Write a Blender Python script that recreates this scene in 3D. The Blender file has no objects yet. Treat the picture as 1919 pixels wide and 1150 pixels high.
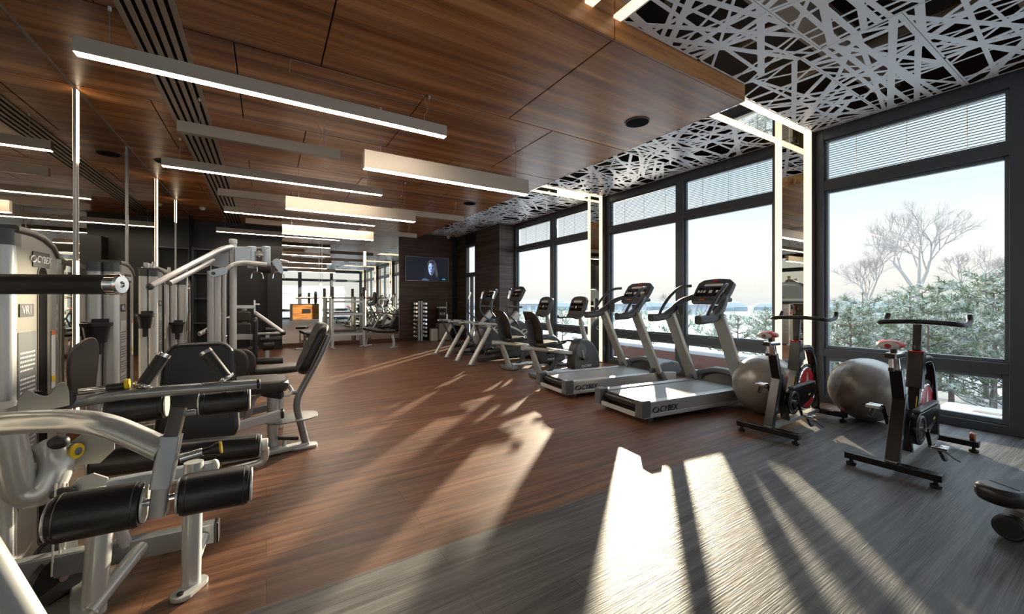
import bpy, bmesh, math, random
from mathutils import Matrix, Vector
random.seed(7)
S = bpy.context.scene
COL = S.collection

# ------------------------------------------------------------------ camera, sky, sun, exposure
FPX, HOR, CAMH = 749.0, 563.0, 1.3
YAW = math.atan2(460, 749)
cam = bpy.data.cameras.new('camera')
cam.sensor_width = 36.0
cam.lens = FPX / 1919 * 36.0
cam.shift_y = (HOR - 575.0) / 1919
cam.clip_end = 600
cam_o = bpy.data.objects.new('camera', cam)
cam_o.location = (0, 0, CAMH)
cam_o.rotation_euler = (math.pi / 2, 0, -YAW)
COL.objects.link(cam_o)
S.camera = cam_o

SUN_AZ = (0.7250, 0.6887)
SUN_EL = math.radians(10.8)
sun = bpy.data.lights.new('sun', 'SUN')
sun.energy = 5.9
sun.angle = 0.019
sun.color = (1.0, 0.83, 0.60)
sun_o = bpy.data.objects.new('sun', sun)
sd = Vector((SUN_AZ[0], SUN_AZ[1], math.tan(SUN_EL))).normalized()
sun_o.rotation_euler = sd.to_track_quat('Z', 'Y').to_euler()
sun_o.location = sd * 60
COL.objects.link(sun_o)

W = bpy.data.worlds.new('winter_sky')
S.world = W
W.use_nodes = True
nt = W.node_tree
nt.nodes.clear()
def wn(t, **k):
    n = nt.nodes.new(t)
    for a, b in k.items():
        setattr(n, a, b)
    return n
tc = wn('ShaderNodeTexCoord')
sep = wn('ShaderNodeSeparateXYZ')
nt.links.new(tc.outputs['Generated'], sep.inputs[0])
ramp = wn('ShaderNodeValToRGB')
ramp.color_ramp.elements[0].position = 0.0
ramp.color_ramp.elements[0].color = (0.72, 0.76, 0.80, 1)
e = ramp.color_ramp.elements[1]
e.position = 1.0
e.color = (3.2, 3.7, 4.3, 1)
for p, c in ((0.49, (0.74, 0.78, 0.80, 1)), (0.513, (0.91, 0.86, 0.79, 1)), (0.540, (0.95, 0.935, 0.90, 1)), (0.575, (0.93, 0.955, 0.955, 1)), (0.610, (0.74, 0.86, 0.92, 1)), (0.68, (0.62, 0.78, 0.89, 1)), (0.75, (1.9, 2.3, 2.7, 1))):
    x = ramp.color_ramp.elements.new(p)
    x.color = c
mr = wn('ShaderNodeMapRange')
mr.inputs['From Min'].default_value = -1
mr.inputs['From Max'].default_value = 1
nt.links.new(sep.outputs['Z'], mr.inputs['Value'])
nt.links.new(mr.outputs[0], ramp.inputs[0])
mp = wn('ShaderNodeMapping')
mp.inputs['Scale'].default_value = (1.0, 1.0, 5.5)
mp.inputs['Rotation'].default_value = (0.05, 0.12, 0.3)
nt.links.new(tc.outputs['Generated'], mp.inputs[0])
nz = wn('ShaderNodeTexNoise')
nz.inputs['Scale'].default_value = 1.6
nz.inputs['Detail'].default_value = 6
nz.inputs['Roughness'].default_value = 0.6
nt.links.new(mp.outputs[0], nz.inputs['Vector'])
cr = wn('ShaderNodeMapRange')
cr.inputs['From Min'].default_value = 0.42
cr.inputs['From Max'].default_value = 0.68
nt.links.new(nz.outputs['Fac'], cr.inputs['Value'])
mx = wn('ShaderNodeMix', data_type='RGBA')
mx.inputs[7].default_value = (0.97, 0.96, 0.94, 1)
mx.blend_type = 'LIGHTEN'
ml = wn('ShaderNodeMath', operation='MULTIPLY')
ml.inputs[1].default_value = 0.75
nt.links.new(cr.outputs[0], ml.inputs[0])
nt.links.new(ml.outputs[0], mx.inputs[0])
nt.links.new(ramp.outputs[0], mx.inputs[6])
bg = wn('ShaderNodeBackground')
bg.inputs['Strength'].default_value = 0.43
wo = wn('ShaderNodeOutputWorld')
nt.links.new(mx.outputs[2], bg.inputs[0])
nt.links.new(bg.outputs[0], wo.inputs[0])

S.view_settings.view_transform = 'Standard'
S.view_settings.look = 'None'
S.view_settings.gamma = 1.0
S.view_settings.use_curve_mapping = False
S.view_settings.exposure = 1.48
S.cycles.use_denoising = True
S.cycles.max_bounces = 10
S.cycles.diffuse_bounces = 4
S.cycles.glossy_bounces = 6
S.cycles.transparent_max_bounces = 24
S.cycles.caustics_reflective = False
S.cycles.caustics_refractive = False
S.cycles.sample_clamp_indirect = 6.0

# ------------------------------------------------------------------ materials
def mat(name, col, rough=0.5, metal=0.0, spec=0.5, emit=None, es=0.0, bump=None, coat=0.0, aniso=None):
    m = bpy.data.materials.new(name)
    m.use_nodes = True
    b = m.node_tree.nodes['Principled BSDF']
    b.inputs['Base Color'].default_value = (*col, 1)
    b.inputs['Roughness'].default_value = rough
    b.inputs['Metallic'].default_value = metal
    b.inputs['Specular IOR Level'].default_value = spec
    b.inputs['Coat Weight'].default_value = coat
    if emit:
        b.inputs['Emission Color'].default_value = (*emit, 1)
        b.inputs['Emission Strength'].default_value = es
    if bump:
        N = m.node_tree.nodes
        L = m.node_tree.links
        t = N.new('ShaderNodeTexCoord')
        n = N.new('ShaderNodeTexNoise')
        n.inputs['Scale'].default_value = bump[0]
        n.inputs['Detail'].default_value = 3
        u = N.new('ShaderNodeBump')
        u.inputs['Strength'].default_value = bump[1]
        u.inputs['Distance'].default_value = 0.002
        L.new(t.outputs['Object'], n.inputs['Vector'])
        L.new(n.outputs['Fac'], u.inputs['Height'])
        L.new(u.outputs[0], b.inputs['Normal'])
    return m

def wood(name, c_dark, c_mid, c_light, scale=(0.5, 9, 9), rough=0.35, planks=None, bump=0.1, var=0.35, coat=0.0, fine=(2.0, 60, 60), spec=0.5):
    """Stretched-noise wood grain; planks=(length, width, mortar) adds plank joints and per-plank tone."""
    m = bpy.data.materials.new(name)
    m.use_nodes = True
    N, L = m.node_tree.nodes, m.node_tree.links
    b = N['Principled BSDF']
    b.inputs['Roughness'].default_value = rough
    b.inputs['Coat Weight'].default_value = coat
    b.inputs['Specular IOR Level'].default_value = spec
    t = N.new('ShaderNodeTexCoord')
    def noise(sc, det, dist=0.0):
        mp = N.new('ShaderNodeMapping')
        mp.inputs['Scale'].default_value = sc
        n = N.new('ShaderNodeTexNoise')
        n.inputs['Scale'].default_value = 1.0
        n.inputs['Detail'].default_value = det
        n.inputs['Distortion'].default_value = dist
        L.new(t.outputs['Object'], mp.inputs[0])
        L.new(mp.outputs[0], n.inputs['Vector'])
        return n
    n1 = noise(scale, 5, 0.6)
    n2 = noise(fine, 3)
    cr = N.new('ShaderNodeValToRGB')
    cr.color_ramp.elements[0].position = 0.34
    cr.color_ramp.elements[0].color = (*c_dark, 1)
    cr.color_ramp.elements[1].position = 0.68
    cr.color_ramp.elements[1].color = (*c_light, 1)
    q = cr.color_ramp.elements.new(0.5)
    q.color = (*c_mid, 1)
    L.new(n1.outputs['Fac'], cr.inputs[0])
    mx = N.new('ShaderNodeMix')
    mx.data_type = 'RGBA'
    mx.blend_type = 'MULTIPLY'
    mx.inputs[0].default_value = 0.45
    L.new(cr.outputs[0], mx.inputs[6])
    c2 = N.new('ShaderNodeValToRGB')
    c2.color_ramp.elements[0].position = 0.3
    c2.color_ramp.elements[0].color = (0.45, 0.45, 0.45, 1)
    c2.color_ramp.elements[1].position = 0.6
    L.new(n2.outputs['Fac'], c2.inputs[0])
    L.new(c2.outputs[0], mx.inputs[7])
    last = mx.outputs[2]
    height = n2.outputs['Fac']
    if planks:
        br = N.new('ShaderNodeTexBrick')
        br.offset = 0.37
        br.inputs['Scale'].default_value = 1.0
        br.inputs['Brick Width'].default_value = planks[0]
        br.inputs['Row Height'].default_value = planks[1]
        br.inputs['Mortar Size'].default_value = planks[2]
        br.inputs['Color1'].default_value = (1 - var, 1 - var, 1 - var, 1)
        br.inputs['Color2'].default_value = (1, 1, 1, 1)
        br.inputs['Mortar'].default_value = (0.3, 0.3, 0.3, 1)
        if len(planks) > 3:
            mp = N.new('ShaderNodeMapping')
            mp.inputs['Rotation'].default_value = planks[3]
            L.new(t.outputs['Object'], mp.inputs[0])
            L.new(mp.outputs[0], br.inputs['Vector'])
        else:
            L.new(t.outputs['Object'], br.inputs['Vector'])
        m2 = N.new('ShaderNodeMix')
        m2.data_type = 'RGBA'
        m2.blend_type = 'MULTIPLY'
        m2.inputs[0].default_value = 1.0
        L.new(last, m2.inputs[6])
        L.new(br.outputs['Color'], m2.inputs[7])
        last = m2.outputs[2]
    L.new(last, b.inputs['Base Color'])
    if bump:
        u = N.new('ShaderNodeBump')
        u.inputs['Strength'].default_value = bump
        u.inputs['Distance'].default_value = 0.004
        L.new(height, u.inputs['Height'])
        L.new(u.outputs[0], b.inputs['Normal'])
    return m

def glass_mat(name, tint=(0.95, 0.97, 0.97)):
    m = bpy.data.materials.new(name)
    m.use_nodes = True
    N, L = m.node_tree.nodes, m.node_tree.links
    N.clear()
    o = N.new('ShaderNodeOutputMaterial')
    t = N.new('ShaderNodeBsdfTransparent')
    t.inputs[0].default_value = (*tint, 1)
    g = N.new('ShaderNodeBsdfGlossy')
    g.inputs['Roughness'].default_value = 0.01
    f = N.new('ShaderNodeFresnel')
    f.inputs[0].default_value = 1.3
    x = N.new('ShaderNodeMixShader')
    gm = N.new('ShaderNodeNewGeometry')
    k1 = N.new('ShaderNodeMath')
    k1.operation = 'SUBTRACT'
    k1.inputs[0].default_value = 1.0
    k2 = N.new('ShaderNodeMath')
    k2.operation = 'MULTIPLY'
    L.new(gm.outputs['Backfacing'], k1.inputs[1])
    L.new(k1.outputs[0], k2.inputs[0])
    L.new(f.outputs[0], k2.inputs[1])
    L.new(k2.outputs[0], x.inputs[0])
    L.new(t.outputs[0], x.inputs[1])
    L.new(g.outputs[0], x.inputs[2])
    L.new(x.outputs[0], o.inputs[0])
    return m

M = {}
M['floor_brown'] = wood('brown_plank_floor', (0.095, 0.041, 0.022), (0.18, 0.080, 0.043), (0.27, 0.128, 0.070), (1.1, 22, 1), 0.42, (1.22, 0.183, 0.0012), 0.30, 0.28, 0.0, (6, 150, 1), 0.4)
M['floor_grey'] = wood('grey_plank_floor', (0.075, 0.072, 0.070), (0.135, 0.130, 0.127), (0.205, 0.20, 0.195), (1.1, 22, 1), 0.44, (1.22, 0.183, 0.0012), 0.5, 0.24, 0.0, (5, 130, 1), 0.4)
M['ceil_wood'] = wood('walnut_ceiling_panel', (0.20, 0.070, 0.022), (0.42, 0.175, 0.058), (0.68, 0.34, 0.13), (0.35, 7.5, 7.5), 0.32, None, 0.03, 0.0, 0.0, (1.2, 60, 60), 0.35)
M['wall_wood'] = wood('brown_wall_cladding', (0.042, 0.021, 0.014), (0.085, 0.043, 0.027), (0.145, 0.074, 0.045), (0.8, 0.8, 16), 0.42, (2.4, 0.29, 0.003, (math.pi / 2, 0, 0)), 0.05, 0.25, 0.0, (3, 3, 90))
M['wall_wood_side'] = wood('grey_brown_wall_cladding', (0.055, 0.038, 0.031), (0.115, 0.080, 0.064), (0.19, 0.138, 0.11), (0.8, 0.8, 16), 0.42, (2.4, 0.29, 0.003, (math.pi / 2, 0, math.pi / 2)), 0.05, 0.25, 0.0, (3, 3, 90))
M['base_wood'] = wood('brown_baseboard_wood', (0.06, 0.022, 0.010), (0.11, 0.042, 0.018), (0.16, 0.065, 0.028), (0.8, 12, 12), 0.4)
M['desk_wood'] = wood('honey_desk_wood', (0.22, 0.085, 0.022), (0.36, 0.15, 0.04), (0.5, 0.23, 0.07), (0.8, 9, 9), 0.4)
M['void'] = mat('dark_plenum', (0.020, 0.011, 0.008), 0.85)
M['black_wall'] = mat('black_wall_paint', (0.0060, 0.0058, 0.0058), 0.45)
M['frame'] = mat('anthracite_frame', (0.090, 0.108, 0.128), 0.34, 0.1)
M['frame_sill'] = mat('anthracite_reveal', (0.16, 0.20, 0.24), 0.3, 0.1)
M['col_side'] = mat('brown_column_cladding', (0.075, 0.042, 0.032), 0.32)
M['mirror'] = mat('mirror_silver', (0.80, 0.80, 0.76), 0.01, 1.0)
M['mirror_grey'] = mat('grey_mirror_silver', (0.62, 0.60, 0.53), 0.015, 1.0)
M['glass'] = glass_mat('window_glass')
M['lattice'] = mat('white_lattice_sheet', (0.90, 0.91, 0.92), 0.30)
M['slat'] = mat('grey_blind_slat', (0.13, 0.145, 0.16), 0.4, 0.0)
M['lamp'] = mat('beige_lamp_housing', (0.56, 0.50, 0.41), 0.45)
M['led'] = mat('warm_lamp_diffuser', (0.9, 0.85, 0.75), 0.5, emit=(1.0, 0.85, 0.69), es=17.0)
M['led_off'] = mat('unlit_lamp_diffuser', (0.42, 0.38, 0.31), 0.25)
M['led_strip'] = mat('warm_led_strip', (0.9, 0.85, 0.75), 0.5, emit=(1.0, 0.80, 0.54), es=0.50)
M['led_wall'] = mat('warm_wall_led', (0.9, 0.85, 0.75), 0.5, emit=(1.0, 0.80, 0.54), es=2.2)
M['slot'] = mat('bronze_slot_diffuser', (0.36, 0.29, 0.22), 0.45, 0.2)
M['black_gap'] = mat('black_slot', (0.003, 0.003, 0.003), 0.9, spec=0.1)
M['wire'] = mat('steel_wire', (0.45, 0.44, 0.42), 0.35, 0.8)
M['cord'] = mat('clear_power_cord', (0.55, 0.50, 0.44), 0.4)
M['white'] = mat('white_plastic', (0.72, 0.71, 0.68), 0.4)
M['alu'] = mat('satin_aluminium', (0.62, 0.635, 0.635), 0.34, 0.25)
M['silver'] = mat('silver_powder_coat', (0.60, 0.615, 0.615), 0.27, 0.38, bump=(400, 0.04))
M['silver_dk'] = mat('dark_silver_powder_coat', (0.30, 0.315, 0.33), 0.27, 0.4, bump=(400, 0.04))
M['shroud'] = mat('champagne_shroud', (0.30, 0.29, 0.255), 0.36, 0.3)
M['chrome'] = mat('polished_chrome', (0.82, 0.82, 0.82), 0.09, 1.0)
M['vinyl'] = mat('black_vinyl', (0.010, 0.010, 0.011), 0.36, bump=(160, 0.12))
M['vinyl_br'] = mat('brown_black_vinyl', (0.030, 0.024, 0.021), 0.42, bump=(160, 0.12))
M['rubber'] = mat('black_rubber_grip', (0.012, 0.013, 0.014), 0.5)
M['blackp'] = mat('black_plastic', (0.012, 0.012, 0.013), 0.35)
M['gloss_black'] = mat('gloss_black_paint', (0.008, 0.008, 0.009), 0.2, 0.0)
M['greyp'] = mat('charcoal_plastic', (0.060, 0.068, 0.075), 0.33)
M['greyl'] = mat('mid_grey_plastic', (0.13, 0.145, 0.155), 0.35)
M['capbrown'] = mat('brown_plastic_cap', (0.085, 0.065, 0.056), 0.4)
M['belt'] = mat('treadmill_belt', (0.25, 0.27, 0.27), 0.38, bump=(500, 0.15))
M['deck'] = mat('grey_deck_paint', (0.50, 0.52, 0.52), 0.32, 0.4)
M['upright'] = mat('brushed_upright', (0.52, 0.54, 0.52), 0.3, 0.45)
M['ball'] = mat('grey_rubber_ball', (0.30, 0.285, 0.26), 0.30, 0.25)
M['red'] = mat('red_plastic', (0.62, 0.012, 0.018), 0.3)
M['yellow'] = mat('yellow_plastic', (0.80, 0.55, 0.02), 0.4)
M['orange'] = mat('orange_sticker', (0.75, 0.16, 0.02), 0.4)
M['wheel'] = mat('amber_wheel', (0.35, 0.10, 0.05), 0.3)
M['ink_black'] = mat('black_print', (0.01, 0.01, 0.01), 0.5)
M['ink_white'] = mat('white_print', (0.75, 0.75, 0.74), 0.5)
M['ink_grey'] = mat('grey_print', (0.10, 0.10, 0.09), 0.5)
M['bluegrey'] = mat('pale_blue_steel', (0.50, 0.57, 0.62), 0.35, 0.5)
M['lcd'] = mat('console_display', (0.006, 0.006, 0.007), 0.08)
M['lcdw'] = mat('console_white_and_glare', (0.85, 0.86, 0.86), 0.2)  # white parts, also whitened to paint the window's reflection on the console
M['digit'] = mat('amber_digits', (0.1, 0.03, 0.01), 0.4, emit=(1.0, 0.30, 0.05), es=0.5)
M['screen'] = mat('dark_screen', (0.003, 0.003, 0.004), 0.35, emit=(0.0015, 0.0022, 0.005), es=1.0)
M['face_lit'] = mat('screen_pale_blue', (0.02, 0.02, 0.02), 0.3, emit=(0.17, 0.23, 0.36), es=1.0)
M['face_mid'] = mat('screen_mid_blue', (0.02, 0.02, 0.02), 0.3, emit=(0.03, 0.043, 0.08), es=1.0)
M['face_dark'] = mat('screen_deep_blue', (0.01, 0.01, 0.01), 0.3, emit=(0.004, 0.005, 0.009), es=1.0)
M['face_hair'] = mat('screen_hair_grey', (0.02, 0.02, 0.02), 0.3, emit=(0.025, 0.026, 0.028), es=1.0)
M['teal'] = mat('screen_teal', (0.02, 0.02, 0.02), 0.3, emit=(0.01, 0.08, 0.10), es=1.0)
M['snow'] = mat('snow', (0.40, 0.44, 0.49), 0.8, bump=(3, 0.3))
M['snow_edge'] = mat('snow_white', (0.50, 0.53, 0.57), 0.7)
M['brick'] = mat('brown_brick', (0.22, 0.115, 0.095), 0.8)
M['concrete'] = mat('pale_concrete', (0.48, 0.49, 0.49), 0.8)
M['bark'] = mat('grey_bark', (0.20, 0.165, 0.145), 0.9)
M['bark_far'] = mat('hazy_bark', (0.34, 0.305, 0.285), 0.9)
M['needle'] = mat('pine_needles', (0.15, 0.20, 0.115), 0.6)
M['needle_fr'] = mat('frosted_needles', (0.50, 0.55, 0.50), 0.7)
M['house'] = mat('hazed_house_wall', (0.46, 0.48, 0.50), 0.8)  # distance haze is mixed into the wall colour
M['house_d'] = mat('grey_house_window', (0.30, 0.33, 0.36), 0.4)
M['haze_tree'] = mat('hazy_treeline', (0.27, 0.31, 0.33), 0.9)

# ------------------------------------------------------------------ geometry helpers
def V(*a):
    return Vector(a)

def fil(pts, rad, n=5):
    """Round the corners of a polyline."""
    pts = [Vector(p) for p in pts]
    if len(pts) < 3:
        return pts
    out = [pts[0]]
    for i in range(1, len(pts) - 1):
        r = rad[i] if isinstance(rad, (list, tuple)) else rad
        a, b, c = pts[i - 1], pts[i], pts[i + 1]
        u, v = (a - b), (c - b)
        k = min(r, u.length * 0.49, v.length * 0.49)
        p, q = b + u.normalized() * k, b + v.normalized() * k
        for j in range(n + 1):
            t = j / n
            out.append((1 - t) ** 2 * p + 2 * t * (1 - t) * b + t * t * q)
    out.append(pts[-1])
    return out

def arc(c, r, a0, a1, n, plane='xz'):
    o = []
    for i in range(n + 1):
        a = math.radians(a0 + (a1 - a0) * i / n)
        u, v = r * math.cos(a), r * math.sin(a)
        o.append(V(c[0] + u, c[1], c[2] + v) if plane == 'xz' else V(c[0] + u, c[1] + v, c[2]) if plane == 'xy' else V(c[0], c[1] + u, c[2] + v))
    return o

def rrect(w, h, r, n=4):
    """Rounded rectangle outline centred on 0."""
    o = []
    r = min(r, w / 2 - 1e-4, h / 2 - 1e-4)
    for cx, cy, a in ((w / 2 - r, h / 2 - r, 0), (-w / 2 + r, h / 2 - r, 90), (-w / 2 + r, -h / 2 + r, 180), (w / 2 - r, -h / 2 + r, 270)):
        for i in range(n + 1):
            t = math.radians(a + 90 * i / n)
            o.append((cx + r * math.cos(t), cy + r * math.sin(t)))
    return o

def frame_of(d, up=None):
    d = d.normalized()
    up = Vector(up) if up is not None else (V(0, 0, 1) if abs(d.z) < 0.95 else V(1, 0, 0))
    x = up.cross(d)
    if x.length < 1e-5:
        x = V(1, 0, 0).cross(d)
    x.normalize()
    return x, d.cross(x)

def basis(o, xd, yd):
    """Matrix with local x along xd, y along yd (made square), z their cross product, origin o."""
    x = Vector(xd).normalized()
    z = x.cross(Vector(yd)).normalized()
    y = z.cross(x)
    m = Matrix((x, y, z)).transposed().to_4x4()
    m.translation = Vector(o)
    return m

class G:
    def __init__(s):
        s.b = bmesh.new()

    def box(s, c, d, rot=None, bev=0.0, seg=2):
        r = bmesh.ops.create_cube(s.b, size=1.0)
        vs = r['verts']
        for v in vs:
            v.co = Vector((v.co.x * d[0], v.co.y * d[1], v.co.z * d[2]))
        if bev:
            es = list({e for v in vs for e in v.link_edges})
            q = bmesh.ops.bevel(s.b, geom=es, offset=min(bev, min(d) * 0.49), segments=seg, affect='EDGES', profile=0.5)
            vs = list({v for f in q['faces'] for v in f.verts} | {v for v in vs if v.is_valid})
        m = Matrix.Translation(Vector(c)) @ (rot.to_4x4() if rot is not None else Matrix())
        for v in vs:
            v.co = m @ v.co
        return s

    def bb(s, lo, hi, bev=0.0, seg=2):
        lo, hi = Vector(lo), Vector(hi)
        return s.box((lo + hi) / 2, [abs(q) for q in (hi - lo)], None, bev, seg)

    def loft(s, rings, cap=True, closed=False):
        vr = [[s.b.verts.new(p) for p in r] for r in rings]
        n = len(vr[0])
        k = len(vr)
        for i in range(k if closed else k - 1):
            a, b = vr[i], vr[(i + 1) % k]
            for j in range(n):
                s.b.faces.new((a[j], a[(j + 1) % n], b[(j + 1) % n], b[j]))
        if cap and not closed:
            s.b.faces.new(vr[0][::-1])
            s.b.faces.new(vr[-1])
        return s

    def sweep(s, pts, prof, up=None, cap=True, sc=None):
        pts = [Vector(p) for p in pts]
        rings = []
        px = None
        for i, p in enumerate(pts):
            a = pts[max(i - 1, 0)]
            b = pts[min(i + 1, len(pts) - 1)]
            d = (b - a).normalized()
            if px is None or up is not None:
                x, y = frame_of(d, up)
            else:
                x = (px - d * px.dot(d))
                x = x.normalized() if x.length > 1e-6 else frame_of(d)[0]
                y = d.cross(x)
            px = x
            k = sc[i] if sc else 1.0
            rings.append([p + x * (u * k) + y * (v * k) for u, v in prof])
        return s.loft(rings, cap)

    def tube(s, pts, r, n=12, cap=True):
        rr = r if isinstance(r, (list, tuple)) else None
        r0 = rr[0] if rr else r
        prof = [(r0 * math.cos(2 * math.pi * i / n), r0 * math.sin(2 * math.pi * i / n)) for i in range(n)]
        return s.sweep(pts, prof, None, cap, [q / r0 for q in rr] if rr else None)

    def rtube(s, pts, w, h, r=0.006, up=None):
        return s.sweep(pts, rrect(w, h, r, 2), up)

    def lathe(s, o, d, prof, n=24):
        """prof: (radius, distance along d) list."""
        d = Vector(d).normalized()
        o = Vector(o)
        x, y = frame_of(d)
        rings = [[o + d * t + (x * math.cos(2 * math.pi * i / n) + y * math.sin(2 * math.pi * i / n)) * max(r, 1e-4) for i in range(n)] for r, t in prof]
        return s.loft(rings)

    def cyl(s, p, q, r, n=20, ch=0.0):
        p, q = Vector(p), Vector(q)
        L = (q - p).length
        pr = [(r, 0), (r, L)] if not ch else [(r - ch, 0), (r, ch), (r, L - ch), (r - ch, L)]
        return s.lathe(p, q - p, pr, n)

    def prism(s, poly, m, t, bev=0.0, seg=2):
        """poly in local xy, extruded from z=-t/2 to t/2, placed with matrix m; bev rounds the rims."""
        n = len(poly)
        if bev:
            cx = sum(p[0] for p in poly) / n
            cy = sum(p[1] for p in poly) / n
            # inward offset by true edge normals
            ar = sum(poly[i][0] * poly[(i + 1) % n][1] - poly[(i + 1) % n][0] * poly[i][1] for i in range(n))
            sg = 1 if ar > 0 else -1
            def off(k):
                o = []
                for i in range(n):
                    a, b, c = Vector(poly[i - 1]), Vector(poly[i]), Vector(poly[(i + 1) % n])
                    u, v = (b - a), (c - b)
                    u = u.normalized() if u.length > 1e-9 else v.normalized()
                    v = v.normalized() if v.length > 1e-9 else u
                    nn = Vector((-(u.y + v.y), u.x + v.x)) * sg
                    nn = nn.normalized() if nn.length > 1e-6 else Vector((0, 0))
                    o.append((b.x + nn.x * k, b.y + nn.y * k))
                return o
            rings = []
            for i in range(seg + 1):
                a = math.pi / 2 * i / seg
                rings.append((off(bev * (1 - math.sin(a))), -t / 2 + bev * (1 - math.cos(a))))
            for i in range(seg + 1):
                a = math.pi / 2 * i / seg
                rings.append((off(bev * (1 - math.cos(a))), t / 2 - bev * (1 - math.sin(a))))
        else:
            rings = [(poly, -t / 2), (poly, t / 2)]
        return s.loft([[m @ V(x, y, z) for x, y in r] for r, z in rings])

    def ell(s, c, r, rot=None, n=20, k=12):
        c = Vector(c)
        R = rot or Matrix.Identity(3)
        rings = []
        for j in range(k + 1):
            a = math.pi * j / k
            q = max(math.sin(a), 1e-3)
            rings.append([c + R @ V(r[0] * q * math.cos(2 * math.pi * i / n), r[1] * q * math.sin(2 * math.pi * i / n), -r[2] * math.cos(a)) for i in range(n)])
        return s.loft(rings)

    def torus(s, c, d, R, r, n=32, k=10, a0=0, a1=360):
        d = Vector(d).normalized()
        x, y = frame_of(d)
        c = Vector(c)
        full = abs(a1 - a0) >= 360
        rings = []
        for i in range(n if full else n + 1):
            a = math.radians(a0 + (a1 - a0) * i / n)
            e = x * math.cos(a) + y * math.sin(a)
            rings.append([c + e * (R + r * math.cos(2 * math.pi * j / k)) + d * (r * math.sin(2 * math.pi * j / k)) for j in range(k)])
        return s.loft(rings, not full, full)

    def quad(s, a, b, c, d):
        s.b.faces.new([s.b.verts.new(Vector(p)) for p in (a, b, c, d)])
        return s

    def add(s, me, m):
        n0 = len(s.b.verts)
        s.b.from_mesh(me)
        s.b.verts.ensure_lookup_table()
        for v in s.b.verts[n0:]:
            v.co = m @ v.co
        return s

    def done(s, name, m, parent=None, world=False, ang=35, **props):
        me = bpy.data.meshes.new(name)
        bmesh.ops.recalc_face_normals(s.b, faces=s.b.faces)
        for f in s.b.faces:
            f.smooth = bool(ang)
        s.b.to_mesh(me)
        s.b.free()
        if ang:
            me.set_sharp_from_angle(angle=math.radians(ang))
        mm = m if isinstance(m, (list, tuple)) else [m]
        for x in mm:
            me.materials.append(M[x])
        o = bpy.data.objects.new(name, me)
        COL.objects.link(o)
        if ang:
            wm = o.modifiers.new('weighted_normals', 'WEIGHTED_NORMAL')
            wm.keep_sharp = True
            wm.weight = 80
        if parent is not None:
            if world:
                root = parent
                while root.parent:
                    root = root.parent
                me.transform(Matrix.Translation(-root.location))
            o.parent = parent
        for k, v in props.items():
            o[k] = v
        return o

def T(name, label, cat, loc=(0, 0, 0), rz=0.0, group=None):
    o = bpy.data.objects.new(name, None)
    o.empty_display_size = 0.1
    COL.objects.link(o)
    o.location = loc
    o.rotation_euler = (0, 0, rz)
    o['label'] = label
    o['category'] = cat
    if group:
        o['group'] = group
    return o

def tag(o, label, cat, group=None):
    o['label'] = label
    o['category'] = cat
    if group:
        o['group'] = group
    return o

def struct(o):
    o['kind'] = 'structure'
    return o

KIDS = {}
def kids(o):
    return [c for c in COL.objects if c.parent == o]

def dup(root, loc, label, rz=None, group=None, scale=None):
    r = root.copy()
    COL.objects.link(r)
    r.location = loc
    r['label'] = label
    if rz is not None:
        r.rotation_euler = (0, 0, rz)
    if scale:
        r.scale = scale
    if group:
        r['group'] = group
    for c in kids(root):
        d = c.copy()
        COL.objects.link(d)
        d.parent = r
        for g in kids(c):
            h = g.copy()
            COL.objects.link(h)
            h.parent = d
    return r

def text_mesh(txt, size, shear=0.0, ext=0.0006, bold=0.0):
    cu = bpy.data.curves.new('lettering', 'FONT')
    cu.body = txt
    cu.size = size
    cu.shear = shear
    cu.extrude = ext
    cu.offset = bold
    cu.align_x = 'CENTER'
    cu.align_y = 'CENTER'
    o = bpy.data.objects.new('lettering_tmp', cu)
    COL.objects.link(o)
    dg = bpy.context.evaluated_depsgraph_get()
    me = bpy.data.meshes.new_from_object(o.evaluated_get(dg))
    bpy.data.objects.remove(o)
    return me

def swoosh(g, m, r):
    """Crescent ring mark."""
    for s in (1, -1):
        poly = []
        for i in range(15):
            a = math.radians(20 + 230 * i / 14)
            poly.append((s * r * 1.15 * math.cos(a), s * r * 0.72 * math.sin(a)))
        for i in range(15):
            a = math.radians(250 - 230 * i / 14)
            q = 0.62 + 0.3 * abs(i - 7) / 7
            poly.append((s * (r * 1.15 * q * math.cos(a) + r * 0.05), s * (r * 0.72 * q * math.sin(a) - r * 0.03)))
        g.prism(poly, m, 0.0012)

def logo(parent, m, size, ink, world=False, ring=True, name='lettering'):
    g = G()
    g.add(text_mesh('CYBEX', size, 0.25, 0.0006, size * 0.015), m)
    if ring:
        swoosh(g, m @ Matrix.Translation((-size * 2.15, 0, 0)), size * 0.5)
    return g.done(name, ink, parent, world)

def DP(px, py, d):
    """World point seen at photo pixel (px, py) at depth d along the view axis."""
    fw = (math.sin(YAW), math.cos(YAW))
    rt = (math.cos(YAW), -math.sin(YAW))
    u = (px - 959.5) / FPX * d
    return V(fw[0] * d + rt[0] * u, fw[1] * d + rt[1] * u, CAMH + (HOR - py) / FPX * d)

def onY(px, py, y):
    fw = (math.sin(YAW), math.cos(YAW))
    rt = (math.cos(YAW), -math.sin(YAW))
    u = (px - 959.5) / FPX
    return DP(px, py, y / (fw[1] + rt[1] * u))

def onX(px, py, x):
    fw = (math.sin(YAW), math.cos(YAW))
    rt = (math.cos(YAW), -math.sin(YAW))
    u = (px - 959.5) / FPX
    return DP(px, py, x / (fw[0] + rt[0] * u))

# ------------------------------------------------------------------ room shell
XL, XR, YB, YF = -1.55, 6.10, 12.75, -6.3
ZW, ZL = 3.32, 3.48
struct(G().bb((XL - .3, 2.0, -.12), (XR + .15, YB + .3, 0)).done('floor', 'floor_brown'))
struct(G().bb((XL - .3, YF - .2, -.12), (XR + .15, 2.0, 0)).done('floor', 'floor_grey'))

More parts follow.
